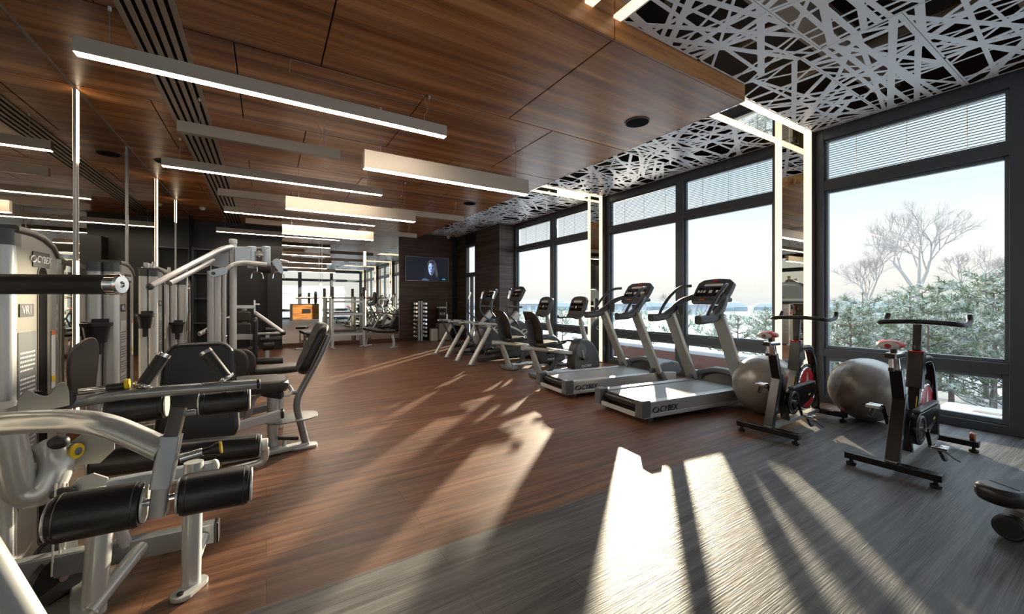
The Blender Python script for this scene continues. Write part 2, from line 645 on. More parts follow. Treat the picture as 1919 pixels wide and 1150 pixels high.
# wood ceiling: rows of panels with open joints under a dark board
g = G()
rows = [2.235, 3.80, 5.34, 6.88, 8.42, 9.96, 11.50, YB]
for i in range(len(rows) - 1):
    xs = [XL, 0.40, 2.29, 4.13] if i % 2 == 0 else [XL, -0.22, 1.34, 2.90, 4.13]
    if i % 2 == 0:
        xs.insert(1, -1.0)
    for a, b in zip(xs[:-1], xs[1:]):
        g.bb((a + .006, rows[i] + .006, ZW), (b - .006, rows[i + 1] - .006, ZW + .03), .002, 1)
struct(g.done('ceiling', 'ceil_wood'))
struct(G().bb((XL - .1, 2.25, ZW + .03), (4.12, YB, ZW + .06)).done('ceiling_backing', 'void'))
g = G()
for a, b in ((XL, 0.40), (0.40, 2.29), (2.29, 4.13)):
    g.bb((a + .003, 2.213, ZW - .004), (b - .003, 2.235, ZL + .015), .002, 1)
struct(g.done('trim_1', 'ceil_wood'))
struct(G().bb((4.115, 2.236, ZW + .0), (4.137, YB, ZL + .012)).done('trim_2', 'ceil_wood'))
# dark slab above the lattice
struct(G().bb((XL - .3, YF - .3, 4.05), (XR + .3, YB + .3, 4.2)).done('ceiling_slab', 'void'))
g = G()
for y in (-5.2, -3.4, -1.6, 0.4, 1.55):
    g.bb((XL, y, 3.72), (XR, y + .22, 3.95))
for k in range(3):
    g.tube([(2.9 + k * 1.1, YF, 3.84), (2.9 + k * 1.1, 2.2, 3.84)], .05, 10)
struct(g.done('ceiling_ducts', 'slot'))

for k, (lo, hi) in enumerate((((XR, YF - .2, ZL + .03), (XR + .25, YB + .2, 4.06)), ((XL - .3, YF - .25, ZL + .03), (XR + .25, YF, 4.06)), ((XL - .3, YF, ZL + .03), (XL - .05, YB + .2, 4.06)), ((XL - .3, YB + .05, ZL + .03), (XR + .25, YB + .3, 4.06)))):
    struct(G().bb(lo, hi).done('wall_upper', 'void'))
# lattice sheets
def clip_rect(poly, w, h):
    for ax, s, lim in ((0, 1, w / 2), (0, -1, w / 2), (1, 1, h / 2), (1, -1, h / 2)):
        out = []
        for i in range(len(poly)):
            p, q = poly[i - 1], poly[i]
            fp, fq = lim - s * p[ax], lim - s * q[ax]
            if (fp >= 0) != (fq >= 0):
                t = fp / (fp - fq)
                out.append((p[0] + (q[0] - p[0]) * t, p[1] + (q[1] - p[1]) * t))
            if fq >= 0:
                out.append(q)
        poly = out
        if len(poly) < 3:
            return None
    return poly

LAT = {}
def lattice_mesh(w, h, seed):
    key = (round(w, 3), round(h, 3), seed)
    if key in LAT:
        return LAT[key]
    rnd = random.Random(seed)
    g = G()
    bd = .013
    for i, (x0, y0, x1, y1) in enumerate(((-w / 2, -h / 2, w / 2, -h / 2 + bd), (-w / 2, h / 2 - bd, w / 2, h / 2), (-w / 2, -h / 2, -w / 2 + bd, h / 2), (w / 2 - bd, -h / 2, w / 2, h / 2))):
        g.bb((x0, y0, .0004 * (i % 2)), (x1, y1, .004))
    n = int(26 * (w / 1.95) * (h / .65)) + 3
    for i in range(n):
        a = rnd.uniform(0, math.pi)
        c = (rnd.uniform(-w / 2, w / 2), rnd.uniform(-h / 2, h / 2))
        t = rnd.choice((.012, .016, .019, .023, .028))
        d = (math.cos(a), math.sin(a))
        nn = (-d[1], d[0])
        k = rnd.uniform(-.004, .004)
        q = [(c[0] + d[0] * L + nn[0] * (s * t + k * L), c[1] + d[1] * L + nn[1] * (s * t + k * L)) for L, s in ((-3, -1), (3, -1), (3, 1), (-3, 1))]
        q = clip_rect(q, w, h)
        if q:
            z0 = .0004 + .00006 * i
            g.prism(q, Matrix.Translation((0, 0, (z0 + .005) / 2)), .005 - z0)
    o = g.done('ceiling_lattice', 'lattice', ang=0)
    LAT[key] = o.data
    bpy.data.objects.remove(o)
    return LAT[key]

kk = [0]
def lattice(x0, x1, y0, y1):
    me = lattice_mesh(x1 - x0 - .004, y1 - y0 - .004, 11 + kk[0] % 4)
    kk[0] += 1
    o = bpy.data.objects.new('ceiling_lattice', me)
    o.location = ((x0 + x1) / 2, (y0 + y1) / 2, ZL)
    if kk[0] % 8 >= 4:
        o.rotation_euler = (0, 0, math.pi)
    COL.objects.link(o)
    struct(o)

CB = [(2.37, 2.80), (6.14, 6.57), (-1.40, -.97), (-5.17, -4.74)]
for a, b, x1 in ((2.80, 6.14, 6.05), (6.57, 9.80, 6.05), (9.80, 12.70, 5.60), (-.97, 2.37, 6.05), (-4.74, -1.40, 6.05)):
    n = 5 if x1 > 6 else 4
    for i in range(n):
        lattice(4.137 if a > 2.3 else 4.10, x1, a + (b - a) * i / n, a + (b - a) * (i + 1) / n)
for x0, x1 in ((2.36, 4.10), (.20, 1.97), (-1.55, .20)):
    for i in range(13):
        lattice(x0, x1, 2.21 - .653 * (i + 1), 2.21 - .653 * i)

# LED frames: two light strips with a mirror between them, over the ceiling and down each column
def strip_box(g, lo, hi):
    g.bb(lo, hi, .004, 1)

def led_ceiling(lab, x0, x1, y0, y1, along):
    c = ((x0 + x1) / 2, (y0 + y1) / 2, ZL)
    t = T('ceiling_light_strip', lab, 'light', c, 0, 'light strips set in the lattice ceiling')
    if along == 'x':
        m = (y0 + .08, y1 - .08)
        bars = (((x0, y0, ZL - .012), (x1, m[0], ZL + .03)), ((x0, m[1], ZL - .012), (x1, y1, ZL + .03)))
        mid = ((x0, m[0] + .001, ZL + .002), (x1, m[1] - .001, ZL + .01))
    else:
        m = (x0 + .08, x1 - .08)
        bars = (((x0, y0, ZL - .012), (m[0], y1, ZL + .03)), ((m[1], y0, ZL - .012), (x1, y1, ZL + .03)))
        mid = ((m[0] + .001, y0, ZL + .002), (m[1] - .001, y1, ZL + .01))
    for lo, hi in bars:
        g = G()
        strip_box(g, lo, hi)
        g.done('light_bar', 'led_strip', t, True)
    G().bb(*mid).done('mirror_strip', 'mirror', t, True)

def column(y0, y1, lab):
    XC = 5.98
    c = struct(G().bb((XC + .012, y0, 0), (XR + .2, y1, ZL + .05), .003, 1).done('wall_column', 'col_side'))
    for a, b in ((y0, y0 + .085), (y1 - .085, y1)):
        G().bb((XC - .004, a, 0.02), (XC + .012, b, ZL), .003, 1).done('light_bar', 'led_strip', c)
    G().bb((XC, y0 + .087, 0.02), (XC + .012, y1 - .087, ZL)).done('mirror_strip', 'mirror', c)

led_lab = ['pair of warm light strips crossing the lattice ceiling to the nearer window column', 'pair of warm light strips crossing the lattice ceiling to the farther window column', 'pair of warm light strips behind the viewer, over the rear right windows', 'rearmost pair of warm ceiling light strips near the rear glass']
for i, (a, b) in enumerate(CB):
    column(a, b, '')
    led_ceiling(led_lab[i], 4.14 if a > 2 else 4.11, 5.976, a, b, 'x')
led_ceiling('pair of warm light strips meeting the wood ceiling edge at the top of the photo', 1.98, 2.35, YF + .1, 2.21, 'y')

# ------------------------------------------------------------------ left mirror wall
struct(G().bb((XL - .12, YF, 0), (XL - .008, YB, ZL + .1)).done('wall_left', 'black_wall'))
seams = [YF, -4.35, -2.72, -1.09, .54, 2.17, 3.80, 5.43, 7.06, 8.69, 10.33, 11.94]
for a, b in zip(seams[:-1], seams[1:]):
    struct(G().bb((XL - .008, a + .002, .10), (XL, b - .002, ZW if a > 2 else ZL)).done('wall_left_mirror', 'mirror_grey'))
struct(G().bb((XL - .008, YF, 0), (XL + .012, 11.94, .10), .003, 1).done('baseboard_left', 'base_wood'))
struct(G().bb((XL - .008, 2.24, ZW - .012), (XL + .012, 11.94, ZW - .001)).done('trim_3', 'slot'))
def wall_led(y, segs, lab, x=XL, axis='x', group='vertical light strips on the mirror walls'):
    t = T('wall_light_strip', lab, 'light', (x, y, 0), 0, group)
    for a, b in segs:
        g = G()
        if axis == 'x':
            g.bb((0.0005, -.028, a), (.016, .028, b), .004, 1)
        else:
            g.bb((-.035, -.016, a), (.035, -.0005, b), .004, 1)
        g.done('light_bar', 'led_wall', t)
    for s in (-.034, .034):
        g = G()
        if axis == 'x':
            g.bb((.0005, s - .004, .1), (.01, s + .004, 3.31))
        else:
            g.bb((s * 1.15 - .004, -.01, .1), (s * 1.15 + .004, -.0005, 3.31))
        g.done('edge_profile', 'wire', t)
wall_led(5.43, ((2.62, 3.31), (.12, 1.68)), 'nearest vertical light strip on the left mirror wall')
wall_led(8.69, ((.12, 3.31),), 'long unbroken vertical light strip on the left mirror wall')
wall_led(10.33, ((2.86, 3.31), (.12, 1.3)), 'farthest short vertical light strip on the left mirror wall')
for y in (2.17, -1.09):
    wall_led(y, ((2.62, 3.31), (.12, 1.68)), 'vertical light strip on the mirror wall beside or behind the viewer')
g = G()
for s in (-.03, .03):
    g.bb((XL + .0005, 7.06 + s - .004, .1), (XL + .01, 7.06 + s + .004, ZW - .02))
struct(g.done('trim_4', 'wire'))

# ------------------------------------------------------------------ back wall: dark niche, mirror, wood cladding
struct(G().bb((XL - .1, YB + .01, 0), (5.72, YB + .2, ZL + .3)).done('wall_back', 'black_wall'))
struct(G().bb((.02, 12.3, 0), (.36, YB + .01, 2.74)).done('wall_niche', 'black_wall'))
for a, b in ((.365, 1.33), (1.33, 2.552), (2.552, 3.60)):
    struct(G().bb((a + .002, YB - .01, .11), (b - .002, YB + .01, ZW - .004)).done('wall_back_mirror', 'mirror'))
struct(G().bb((.36, YB - .03, 0), (3.60, YB + .01, .11), .003, 1).done('baseboard_back', 'base_wood'))
struct(G().bb((3.60, YB - .06, 0), (5.40, YB + .01, ZL + .1)).done('wall_back_cladding', 'wall_wood'))
struct(G().bb((5.40, YB - .02, 0), (5.72, YB + .01, ZL + .1)).done('wall_back_corner', 'black_wall'))
wall_led(YB - .01, ((.45, 1.80),), 'short light strip low on the back mirror, left of the squat rack', 1.33, 'y')
wall_led(YB - .01, ((2.37, 2.80), (.54, 1.60)), 'light strip in two lengths on the back mirror, behind the squat rack', 2.552, 'y')
struct(G().bb((5.60, 9.80, 0), (6.22, 11.26, ZL + .1)).done('wall_right_pillar', 'wall_wood_side'))
struct(G().bb((5.60, 12.07, 0), (5.70, YB, ZL + .1)).done('wall_right_corner', 'wall_wood_side'))
struct(G().bb((5.60, 11.26, 3.12), (5.70, 12.07, ZL + .1)).done('wall_right_lintel', 'black_wall'))
w = struct(G().bb((5.595, 11.26, 0), (5.70, 11.36, 3.12)).bb((5.595, 11.97, 0), (5.70, 12.07, 3.12)).bb((5.595, 11.36, 2.06), (5.70, 11.97, 2.20)).bb((5.595, 11.36, 0), (5.70, 11.97, .14)).bb((5.595, 11.36, 3.02), (5.70, 11.97, 3.12)).bb((5.60, 11.63, .14), (5.69, 11.70, 2.06)).done('door_1', 'frame'))
for lo, hi in (((5.64, 11.36, .14), (5.648, 11.63, 2.06)), ((5.64, 11.70, .14), (5.648, 11.97, 2.06)), ((5.64, 11.36, 2.2), (5.648, 11.97, 3.02))):
    G().bb(lo, hi).done('pane', 'glass', w)

# ------------------------------------------------------------------ window wall
bl_n = [0]
def blind(axis, u0, u1, off, lab):
    n = 17
    t = T('window_blind', lab, 'blind', (off, (u0 + u1) / 2, 2.83) if axis == 'y' else ((u0 + u1) / 2, off, 2.83), 0, 'slatted blinds across the window heads')
    L = (u1 - u0) / 2 - .012
    def bx(g, a, z, dz, dp, tilt=0.0):
        R = Matrix.Rotation(tilt, 3, 'Y') if axis == 'y' else Matrix.Rotation(-tilt, 3, 'X')
        g.box((0, 0, z), (dp, 2 * a, dz) if axis == 'y' else (2 * a, dp, dz), R)
    g = G()
    for i in range(n):
        bx(g, L, .035 + .0295 * i, .0016, .027, .04)
    g.done('slats', 'slat', t)
    g = G()
    bx(g, L, .010, .016, .03)
    g.done('bottom_rail', 'slat', t)
    for s in (-.62, .0, .62):
        g = G()
        p = (0, s * L, 0) if axis == 'y' else (s * L, 0, 0)
        q = Vector((.014, 0, 0)) if axis == 'y' else Vector((0, .014, 0))
        g.tube([Vector(p) - q + V(0, 0, .01), Vector(p) - q + V(0, 0, .53)], .0025, 6)
        g.done('ladder_cord', 'frame', t)

def window(n, axis, off, sgn, u0, u1, mull, blabs, sash=True):
    """One glazed bay; off = inner frame plane, sgn = outward direction along the other axis."""
    def bx(g, a, b, z0, z1, d0, d1, bev=.004):
        lo, hi = off + sgn * d0, off + sgn * d1
        lo, hi = min(lo, hi), max(lo, hi)
        if axis == 'y':
            g.bb((lo, a, z0), (hi, b, z1), bev, 1)
        else:
            g.bb((a, lo, z0), (b, hi, z1), bev, 1)
    g = G()
    D = .11
    bx(g, u0, u0 + .085, 0, ZL, 0, D)
    bx(g, u1 - .085, u1, 0, ZL, 0, D)
    for m in mull:
        bx(g, m - .075, m + .075, 0, ZL, 0, D)
    for z0, z1 in ((0, .085), (.58, .69), (2.71, 2.83), (3.36, ZL + .03)):
        bx(g, u0 + .085, u1 - .085, z0, z1, .001, D - .001)
    w = struct(g.done('window_%d' % n, 'frame'))
    es = [u0 + .085] + [q for m in mull for q in (m - .075, m + .075)] + [u1 - .085]
    k = 0
    for i in range(0, len(es), 2):
        a, b = es[i], es[i + 1]
        g = G()
        for z0, z1, f in ((.69, 2.71, .035), (.085, .58, .05), (2.83, 3.36, .03)):
            bx(g, a, a + f, z0, z1, .045, .10)
            bx(g, b - f, b, z0, z1, .045, .10)
            bx(g, a + f, b - f, z0, z0 + f, .045, .10)
            bx(g, a + f, b - f, z1 - f, z1, .045, .10)
        g.done('sash_frame', 'frame_sill', w)
        for z0, z1, f in ((.69, 2.71, .03), (.085, .58, .045), (2.83, 3.36, .025)):
            g = G()
            bx(g, a + f, b - f, z0 + f, z1 - f, .07, .076, 0)
            g.done('pane', 'glass', w)
        if blabs:
            blind(axis, a, b, off + sgn * .145, blabs[k])
            k += 1

window(1, 'y', XR, 1, 6.57, 9.80, [8.03], ['blind over the window beside the corner pillar', 'blind over the window just beyond the farther column'])
window(2, 'y', XR, 1, 2.80, 6.14, [4.39], ['blind over the left-hand window between the two columns', 'blind over the right-hand window between the two columns'][::-1])
window(3, 'y', XR, 1, -.97, 2.37, [.70], ['blind over the window at the right edge of the photo', 'wide blind over the big window behind the spin bikes'])
window(4, 'y', XR, 1, -4.74, -1.40, [-3.07], None)
window(5, 'y', XR, 1, YF, -5.17, [], None)
window(6, 'x', YF, -1, XL, 2.0, [.25], None)
window(7, 'x', YF, -1, 2.0, XR, [4.05], None)
struct(G().bb((XR + .11, YF - .2, -.6), (XR + .3, YB + .3, .0)).done('trim_5', 'concrete'))

# ------------------------------------------------------------------ ceiling fittings
t = T('slot_diffuser', 'long bronze slot air diffuser running the length of the wood ceiling', 'vent', (-.705, 2.24, ZW))
G().bb((-.165, .01, -.002), (.165, 10.48, -.0005)).done('slot_back', 'black_gap', t)
for i in range(6):
    x = -.175 + i * .063
    G().bb((x, .01, -.011), (x + .036, 10.48, -.0006), .002, 1).done('slot_bar', 'slot', t)
for i in range(2):
    G().bb((-.18, .0 + 10.48 * i, -.011), (.18, .012 + 10.48 * i, -.0006)).done('end_cap', 'slot', t)

def speaker(x, y, lab):
    t = T('ceiling_speaker', lab, 'speaker', (x, y, ZW), 0, 'round black ceiling speakers')
    G().torus((0, 0, -.003), (0, 0, 1), .130, .008).done('rim', 'blackp', t)
    G().lathe((0, 0, 0), (0, 0, -1), [(.125, .0005), (.125, .004), (.09, .007), (.03, .009)], 28).done('grille', 'black_gap', t)
speaker(3.572, 3.112, 'black round speaker in the wood ceiling near its window-side corner')
speaker(3.60, 7.55, 'small far black speaker in the wood ceiling near the lattice')
speaker(-1.25, 7.59, 'black round speaker in the wood ceiling beside the left mirror')
t = T('smoke_detector', 'small white round smoke detector on the wood ceiling near the niche', 'detector', (-1.19, 10.93, ZW))
G().lathe((0, 0, 0), (0, 0, -1), [(.06, .0005), (.06, .02), (.05, .022)], 24).done('base', 'white', t)
G().lathe((0, 0, -.022), (0, 0, -1), [(.045, 0), (.048, .015), (.03, .032), (.01, .034)], 24).done('sensor', 'white', t)
t = T('dome_camera', 'small white dome camera in the corner above the television', 'camera', (5.20, 12.55, ZL))
G().lathe((0, 0, 0), (0, 0, -1), [(.06, -.0), (.06, .05), (.055, .06)], 20).done('base', 'white', t)
G().ell((0, 0, -.07), (.05, .05, .045)).done('dome', 'white', t)
# ghost image of a lamp, put in as thin pale strips on the ceiling
t = T('lamp_ghost_outline', 'thin pale ghost outline of a lamp, drawn on the wood ceiling', 'ghost outline', (1.08, 3.93, ZW))
for lo, hi in (((-.91, -.115, -.003), (.91, -.109, -.0004)), ((-.91, .109, -.003), (.91, .115, -.0004)), ((-.91, -.109, -.003), (-.904, .109, -.0004)), ((.904, -.109, -.003), (.91, .109, -.0004))):
    G().bb(lo, hi).done('outline_strip', 'wire', t)

def lamp(x0, x1, y, lit, lab, zt=3.05, h=.108, w=.075):
    L = (x1 - x0) / 2
    t = T('pendant_lamp', lab, 'lamp', ((x0 + x1) / 2, y, zt - h), 0, 'slim beige pendant lamps')
    g = G()
    g.bb((-L, -w / 2, .004), (L, -w / 2 + .004, h))
    g.bb((-L, w / 2 - .004, .004), (L, w / 2, h))
    g.bb((-L, -w / 2 + .004, h - .004), (L, w / 2 - .004, h))
    g.bb((-L, -w / 2 + .004, .004), (-L + .004, w / 2 - .004, h - .004))
    g.bb((L - .004, -w / 2 + .004, .004), (L, w / 2 - .004, h - .004))
    g.done('housing', 'lamp', t)
    G().bb((-L + .005, -w / 2 + .005, 0.0), (L - .005, w / 2 - .005, .02), .002, 1).done('diffuser', 'led' if lit else 'led_off', t)
    dz = ZW - zt + h
    for s in (-1, 1):
        x = s * (L - .17)
        c = G().tube([(x, 0, h), (x, 0, dz - .02)], .0022, 6).done('suspension_wire', 'wire', t)
        G().cyl((x, 0, dz - .03), (x, 0, dz - .0005), .011, 12).done('ceiling_cup', 'white', c)
    x = L - .21
    G().tube(fil([(x, 0, h), (x - .02, .0, h + .06), (x + .03, .0, h + .13), (x - .03, 0, dz - .001)], .05), .0028, 6).done('power_cord', 'cord', t)
lamp(-1.09, 1.54, 3.79, True, 'nearest long lit pendant lamp, biggest of all')
lamp(-.74, .73, 5.03, False, 'unlit pendant lamp just beyond the nearest long lit one')
lamp(-1.09, 1.54, 6.40, True, 'second long lit pendant lamp crossing the slot diffuser')
lamp(.85, 2.86, 4.29, True, 'deep lit pendant lamp nearest the window side', 2.84, .185, .09)
lamp(.24, 2.19, 6.78, True, 'deep pale lit pendant lamp in the middle of the room', 2.84, .185, .09)
lamp(-.65, .82, 7.72, False, 'short unlit pendant lamp left of the middle deep pale one')
lamp(2.03, 3.50, 7.63, False, 'short unlit pendant lamp right of the middle deep pale one')
lamp(-.67, 2.03, 9.10, True, 'third long lit pendant lamp, thin in the distance')
lamp(-.38, 1.09, 10.20, False, 'short unlit far pendant lamp left of the far deep one')
lamp(.27, 2.05, 9.32, True, 'far deep lit pendant lamp before the back mirror', 2.84, .185, .09)
lamp(1.90, 3.35, 10.25, False, 'short unlit far pendant lamp right of the far deep one')
lamp(-1.02, 1.70, 11.80, True, 'farthest long lit pendant lamp in front of the dark niche')

# ------------------------------------------------------------------ outside: snow, terrace, trees, houses
struct(G().bb((XR + .3, -60, -1.2), (160, 220, -.75)).done('ground_snow', 'snow'))
struct(G().bb((-80, -120, -1.2), (XR + .3, YF - .25, -.75)).done('ground_snow', 'snow'))
g = G()
g.bb((XR + .3, -6, -.7), (8.4, 14, -.28), .03)
struct(g.done('terrace_snow', 'snow_edge'))
t = T('terrace_wall', 'low brown brick terrace wall capped with snow outside the windows', 'wall', (8.75, 5.6, -.75))
G().bb((-.12, -1.3, 0), (.12, 4.5, .78)).done('brick_body', 'brick', t)
G().bb((-.2, -1.4, .78), (.2, 4.6, .88), .035).done('snow_cap', 'snow_edge', t)
t = T('planter_box', 'white snow-topped ledge box with a slot outside the rightmost window', 'ledge', (7.0, .95, -.28))
G().bb((-.32, -.95, 0), (.40, .5, .30), .04).done('box_body', 'snow_edge', t)
G().bb((-.05, -.75, .30), (.06, .2, .304)).done('slot', 'slot', t)

def pine_mesh(seed, H):
    rnd = random.Random(seed)
    tr = G()
    tr.tube([(0, 0, 0), (.02, .01, H * .5), (0, 0, H)], [.055, .035, .008], 7)
    fo = G()
    bm = fo.b
    fr = []
    def tuft(p, d, n, L):
        x, y = frame_of(d)
        mi = 1 if rnd.random() < .42 else 0
        for i in range(n):
            a = rnd.uniform(0, 2 * math.pi)
            e = (d * rnd.uniform(.25, 1.0) + (x * math.cos(a) + y * math.sin(a)) * rnd.uniform(.5, 1.0)).normalized()
            w = e.cross(V(rnd.uniform(-1, 1), rnd.uniform(-1, 1), rnd.uniform(-1, 1)))
            if w.length < 1e-4:
                continue
            w = w.normalized() * .0065
            l = L * rnd.uniform(.7, 1.15)
            b = p - d * rnd.uniform(0, .09)
            f = bm.faces.new([bm.verts.new(b - w), bm.verts.new(b + w), bm.verts.new(b + e * l + V(0, 0, -.012))])
            f.material_index = mi
    z = .35
    while z < H - .12:
        k = 1 - z / H
        for i in range(rnd.randint(4, 6)):
            a = rnd.uniform(0, 2 * math.pi)
            R = (.22 + 1.0 * k ** .8) * rnd.uniform(.75, 1.1) * min(1.0, H / 2.6)
            d = V(math.cos(a), math.sin(a), rnd.uniform(.15, .55))
            p0 = V(0, 0, z)
            p1 = p0 + d * R * .6
            p2 = p0 + V(d.x, d.y, d.z * 1.35) * R
            tr.tube([p0, p1, p2], [.014, .009, .004], 4)
            m = max(3, int(R / .11))
            for j in range(m):
                q = (j + 1) / m
                p = p0.lerp(p2, q) + V(rnd.uniform(-.05, .05), rnd.uniform(-.05, .05), rnd.uniform(-.03, .05))
                tuft(p, (d + V(rnd.uniform(-.4, .4), rnd.uniform(-.4, .4), .3)).normalized(), 13, .135)
                if q > .35:
                    for s in (-1, 1):
                        sd_ = V(-d.y * s, d.x * s, .35) + d * .6
                        pp = p + sd_.normalized() * rnd.uniform(.08, .2)
                        tr.tube([p, pp], [.006, .003], 3)
                        tuft(pp, sd_.normalized(), 12, .125)
        z += rnd.uniform(.2, .3)
    tuft(V(0, 0, H), V(0, 0, 1), 22, .16)
    return tr, fo

PROTO = {}
def pine(x, y, H, seed, lab, rz=0.0, z=-.75):
    k = seed
    if k not in PROTO:
        t = T('pine_tree', lab, 'tree', (x, y, z), rz, 'frosted pine trees outside the windows')
        tr, fo = pine_mesh(seed, 2.6)
        tr.done('trunk', 'bark', t)
        fo.done('needles', ['needle', 'needle_fr'], t, ang=0)
        PROTO[k] = t
        t.scale = (H / 2.6,) * 3
    else:
        dup(PROTO[k], (x, y, z), lab, rz, None, (H / 2.6,) * 3)

pines = [  # x, y, height, variant, label
    (9.6, 1.25, 1.97, 1, 'front-row frosted pine at the right end of the big window'),
    (9.9, 2.15, 1.92, 2, 'front-row frosted pine behind the right spin bike handlebar'),
    (9.3, 3.05, 1.92, 3, 'front-row frosted pine at the left end of the big window'),
    (10.8, 1.55, 2.42, 3, 'tallest frosted pine, near the right end of the big window'),
    (11.9, 1.35, 2.35, 3, 'frosted pine half hidden by the mullion at the right photo edge'),
    (11.4, 2.75, 2.22, 1, 'frosted pine in the dense belt behind the front row, big window'),
    (13.8, 3.3, 2.37, 3, 'frosted pine in the dense belt behind the front row, big window'),
    (11.6, 2.2, 2.15, 2, 'frosted pine in the dense belt behind the front row, big window'),
    (12.6, 3.9, 2.25, 1, 'frosted pine in the dense belt behind the front row, big window'),
    (13.2, 2.7, 2.6, 1, 'frosted pine in the dense belt behind the front row, big window'),
    (10.2, 3.2, 1.85, 2, 'frosted pine in the dense belt behind the front row, big window'),
    (14.0, 4.9, 1.97, 2, 'frosted pine in the dense belt behind the front row, big window'),
    (12.9, 1.95, 2.62, 2, 'frosted pine in the dense belt behind the front row, big window'),
    (10.6, 3.72, 1.9, 3, 'frosted pine just right of the nearer light column, low in the window'),
    (11.0, 5.15, 1.8, 1, 'small frosted pine just left of the nearer light column, nearer of two'),
    (12.8, 6.25, 1.8, 3, 'small frosted pine just left of the nearer light column, farther of two'),
    (10.4, 5.75, 1.6, 2, 'low frosted pine right of the nearer treadmill uprights'),
    (14.5, 8.75, 1.5, 1, 'little frosted pine left of the nearer treadmill console'),
    (13.0, 16.2, 1.62, 2, 'small frosted pine seen through the farthest window bay, left pane'),
    (13.4, 13.6, 1.42, 3, 'small frosted pine seen through the farthest window bay, right pane'),
]
for i, (x, y, h, v, lab) in enumerate(pines):
    pine(x, y, h, v, lab, i * 1.3)

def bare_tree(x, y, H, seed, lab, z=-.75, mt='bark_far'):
    rnd = random.Random(seed)
    top = 6 if H > 5.5 else 5
    t = T('bare_tree', lab, 'tree', (x, y, z), 0, 'leafless trees beyond the pines')
    tr, br = G(), G()
    def grow(p, d, L, r, lv):
        n = 3
        pts = [p]
        q = p
        for i in range(n):
            d = (d + V(rnd.uniform(-.13, .13), rnd.uniform(-.13, .13), rnd.uniform(-.02, .10))).normalized()
            q = q + d * L / n
            pts.append(q)
        (tr if lv == 0 else br).tube(pts, [r, r * .9, r * .8, r * .68], 6 if lv < 2 else 3)
        if lv >= top:
            return
        for i in range(rnd.randint(3, 4) if lv < 4 else 4):
            a = rnd.uniform(0, 2 * math.pi)
            xx, yy = frame_of(d)
            sp = rnd.uniform(.35, .75)
            dd = (d + (xx * math.cos(a) + yy * math.sin(a)) * sp).normalized()
            grow(pts[rnd.choice((2, 3, 3))], dd, L * rnd.uniform(.58, .76), r * .55, lv + 1)
    grow(V(0, 0, 0), V(0, 0, 1), H * .30, H * .018, 0)
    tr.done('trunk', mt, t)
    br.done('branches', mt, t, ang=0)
bare_tree(28, 6.3, 8.3, 3, 'tallest bare tree above the pines in the big window')
bare_tree(30, 8.9, 6.2, 5, 'bare tree left of the tallest bare tree')
bare_tree(36, 6.1, 6.6, 8, 'bare tree right of the tallest bare tree')
bare_tree(34, 4.1, 5.6, 9, 'bare tree close to the right window frame')
bare_tree(44, 15.2, 3.9, 12, 'small far bare tree at the left of the big window')
bare_tree(66, 50, 5.0, 14, 'tiny far bare tree left of the mullion between the two columns')

g = G()
rnd = random.Random(4)
for i in range(150):
    a = rnd.uniform(-.35, 1.50)
    R = rnd.uniform(85, 100)
    s = rnd.uniform(.9, 2.1)
    g.ell((R * math.cos(a), R * math.sin(a), -.4), (s * 1.6, s * 1.6, s * rnd.uniform(.7, 1.0)), None, 7, 5)
o = g.done('distant_treeline', 'haze_tree', ang=0)
o['kind'] = 'stuff'
tag(o, 'hazy grey treeline along the snowy horizon', 'trees')

# snow-dusted shrubs scattered over the field: nobody could count them
g = G()
rnd = random.Random(21)
for i in range(240):
    a = rnd.uniform(.25, 1.32)
    R = rnd.uniform(17, 62)
    c = V(R * math.cos(a), R * math.sin(a), -.75)
    if c.x < 14:
        continue
    s = rnd.uniform(.35, .8) * (1 + R / 90)
    for k in range(46):
        t1, t2 = rnd.uniform(0, 2 * math.pi), rnd.uniform(.15, 1.5)
        d = V(math.cos(t1) * math.cos(t2), math.sin(t1) * math.cos(t2), math.sin(t2))
        p = c + V(d.x * s * .9, d.y * s * .9, d.z * s * .75) * rnd.uniform(.3, .9)
        w = V(-d.y, d.x, .2).normalized() * s * .07
        f = g.b.faces.new([g.b.verts.new(p - w), g.b.verts.new(p + w), g.b.verts.new(p + d * s * .35)])
        f.material_index = 1 if rnd.random() < .55 else 0
o = g.done('snowy_shrubs', ['needle', 'needle_fr'], ang=0)
o['kind'] = 'stuff'
tag(o, 'low frosted shrubs scattered over the snowy field outside', 'shrubs')

def house(x, y, w, d, h, lab, rz=0.0):
    t = T('house', lab, 'house', (x, y, -.75), rz, 'distant houses in the snow')
    G().bb((-w / 2, -d / 2, 0), (w / 2, d / 2, h)).done('walls', 'house', t)
    G().prism([(-w / 2 - .3, 0), (w / 2 + .3, 0), (0, h * .45)], basis((0, 0, h), (1, 0, 0), (0, 0, 1)), d + .6).done('roof', 'snow_edge', t)
    for k in range(3):
        G().bb((-w / 2 - .05, -d / 2 + d * (k + .6) / 3.6, h * .35), (-w / 2 + .02, -d / 2 + d * (k + 1.1) / 3.6, h * .75)).done('window', 'house_d', t)
house(41, 60, 4, 6, 1.5, 'pale far house seen through the farthest window bay', .4)
house(52, 47.4, 3.5, 5.5, 1.5, 'pale far house right of the farther light column', .5)
house(57, 37.8, 4, 6, 1.4, 'pale far house behind the nearer treadmill console', .8)
house(-6, -50, 8, 12, 3.0, 'pale house behind the building, seen in the back mirror', 1.6)
house(6, -62, 8, 14, 3.4, 'second pale house behind the building, seen in the back mirror', 1.6)

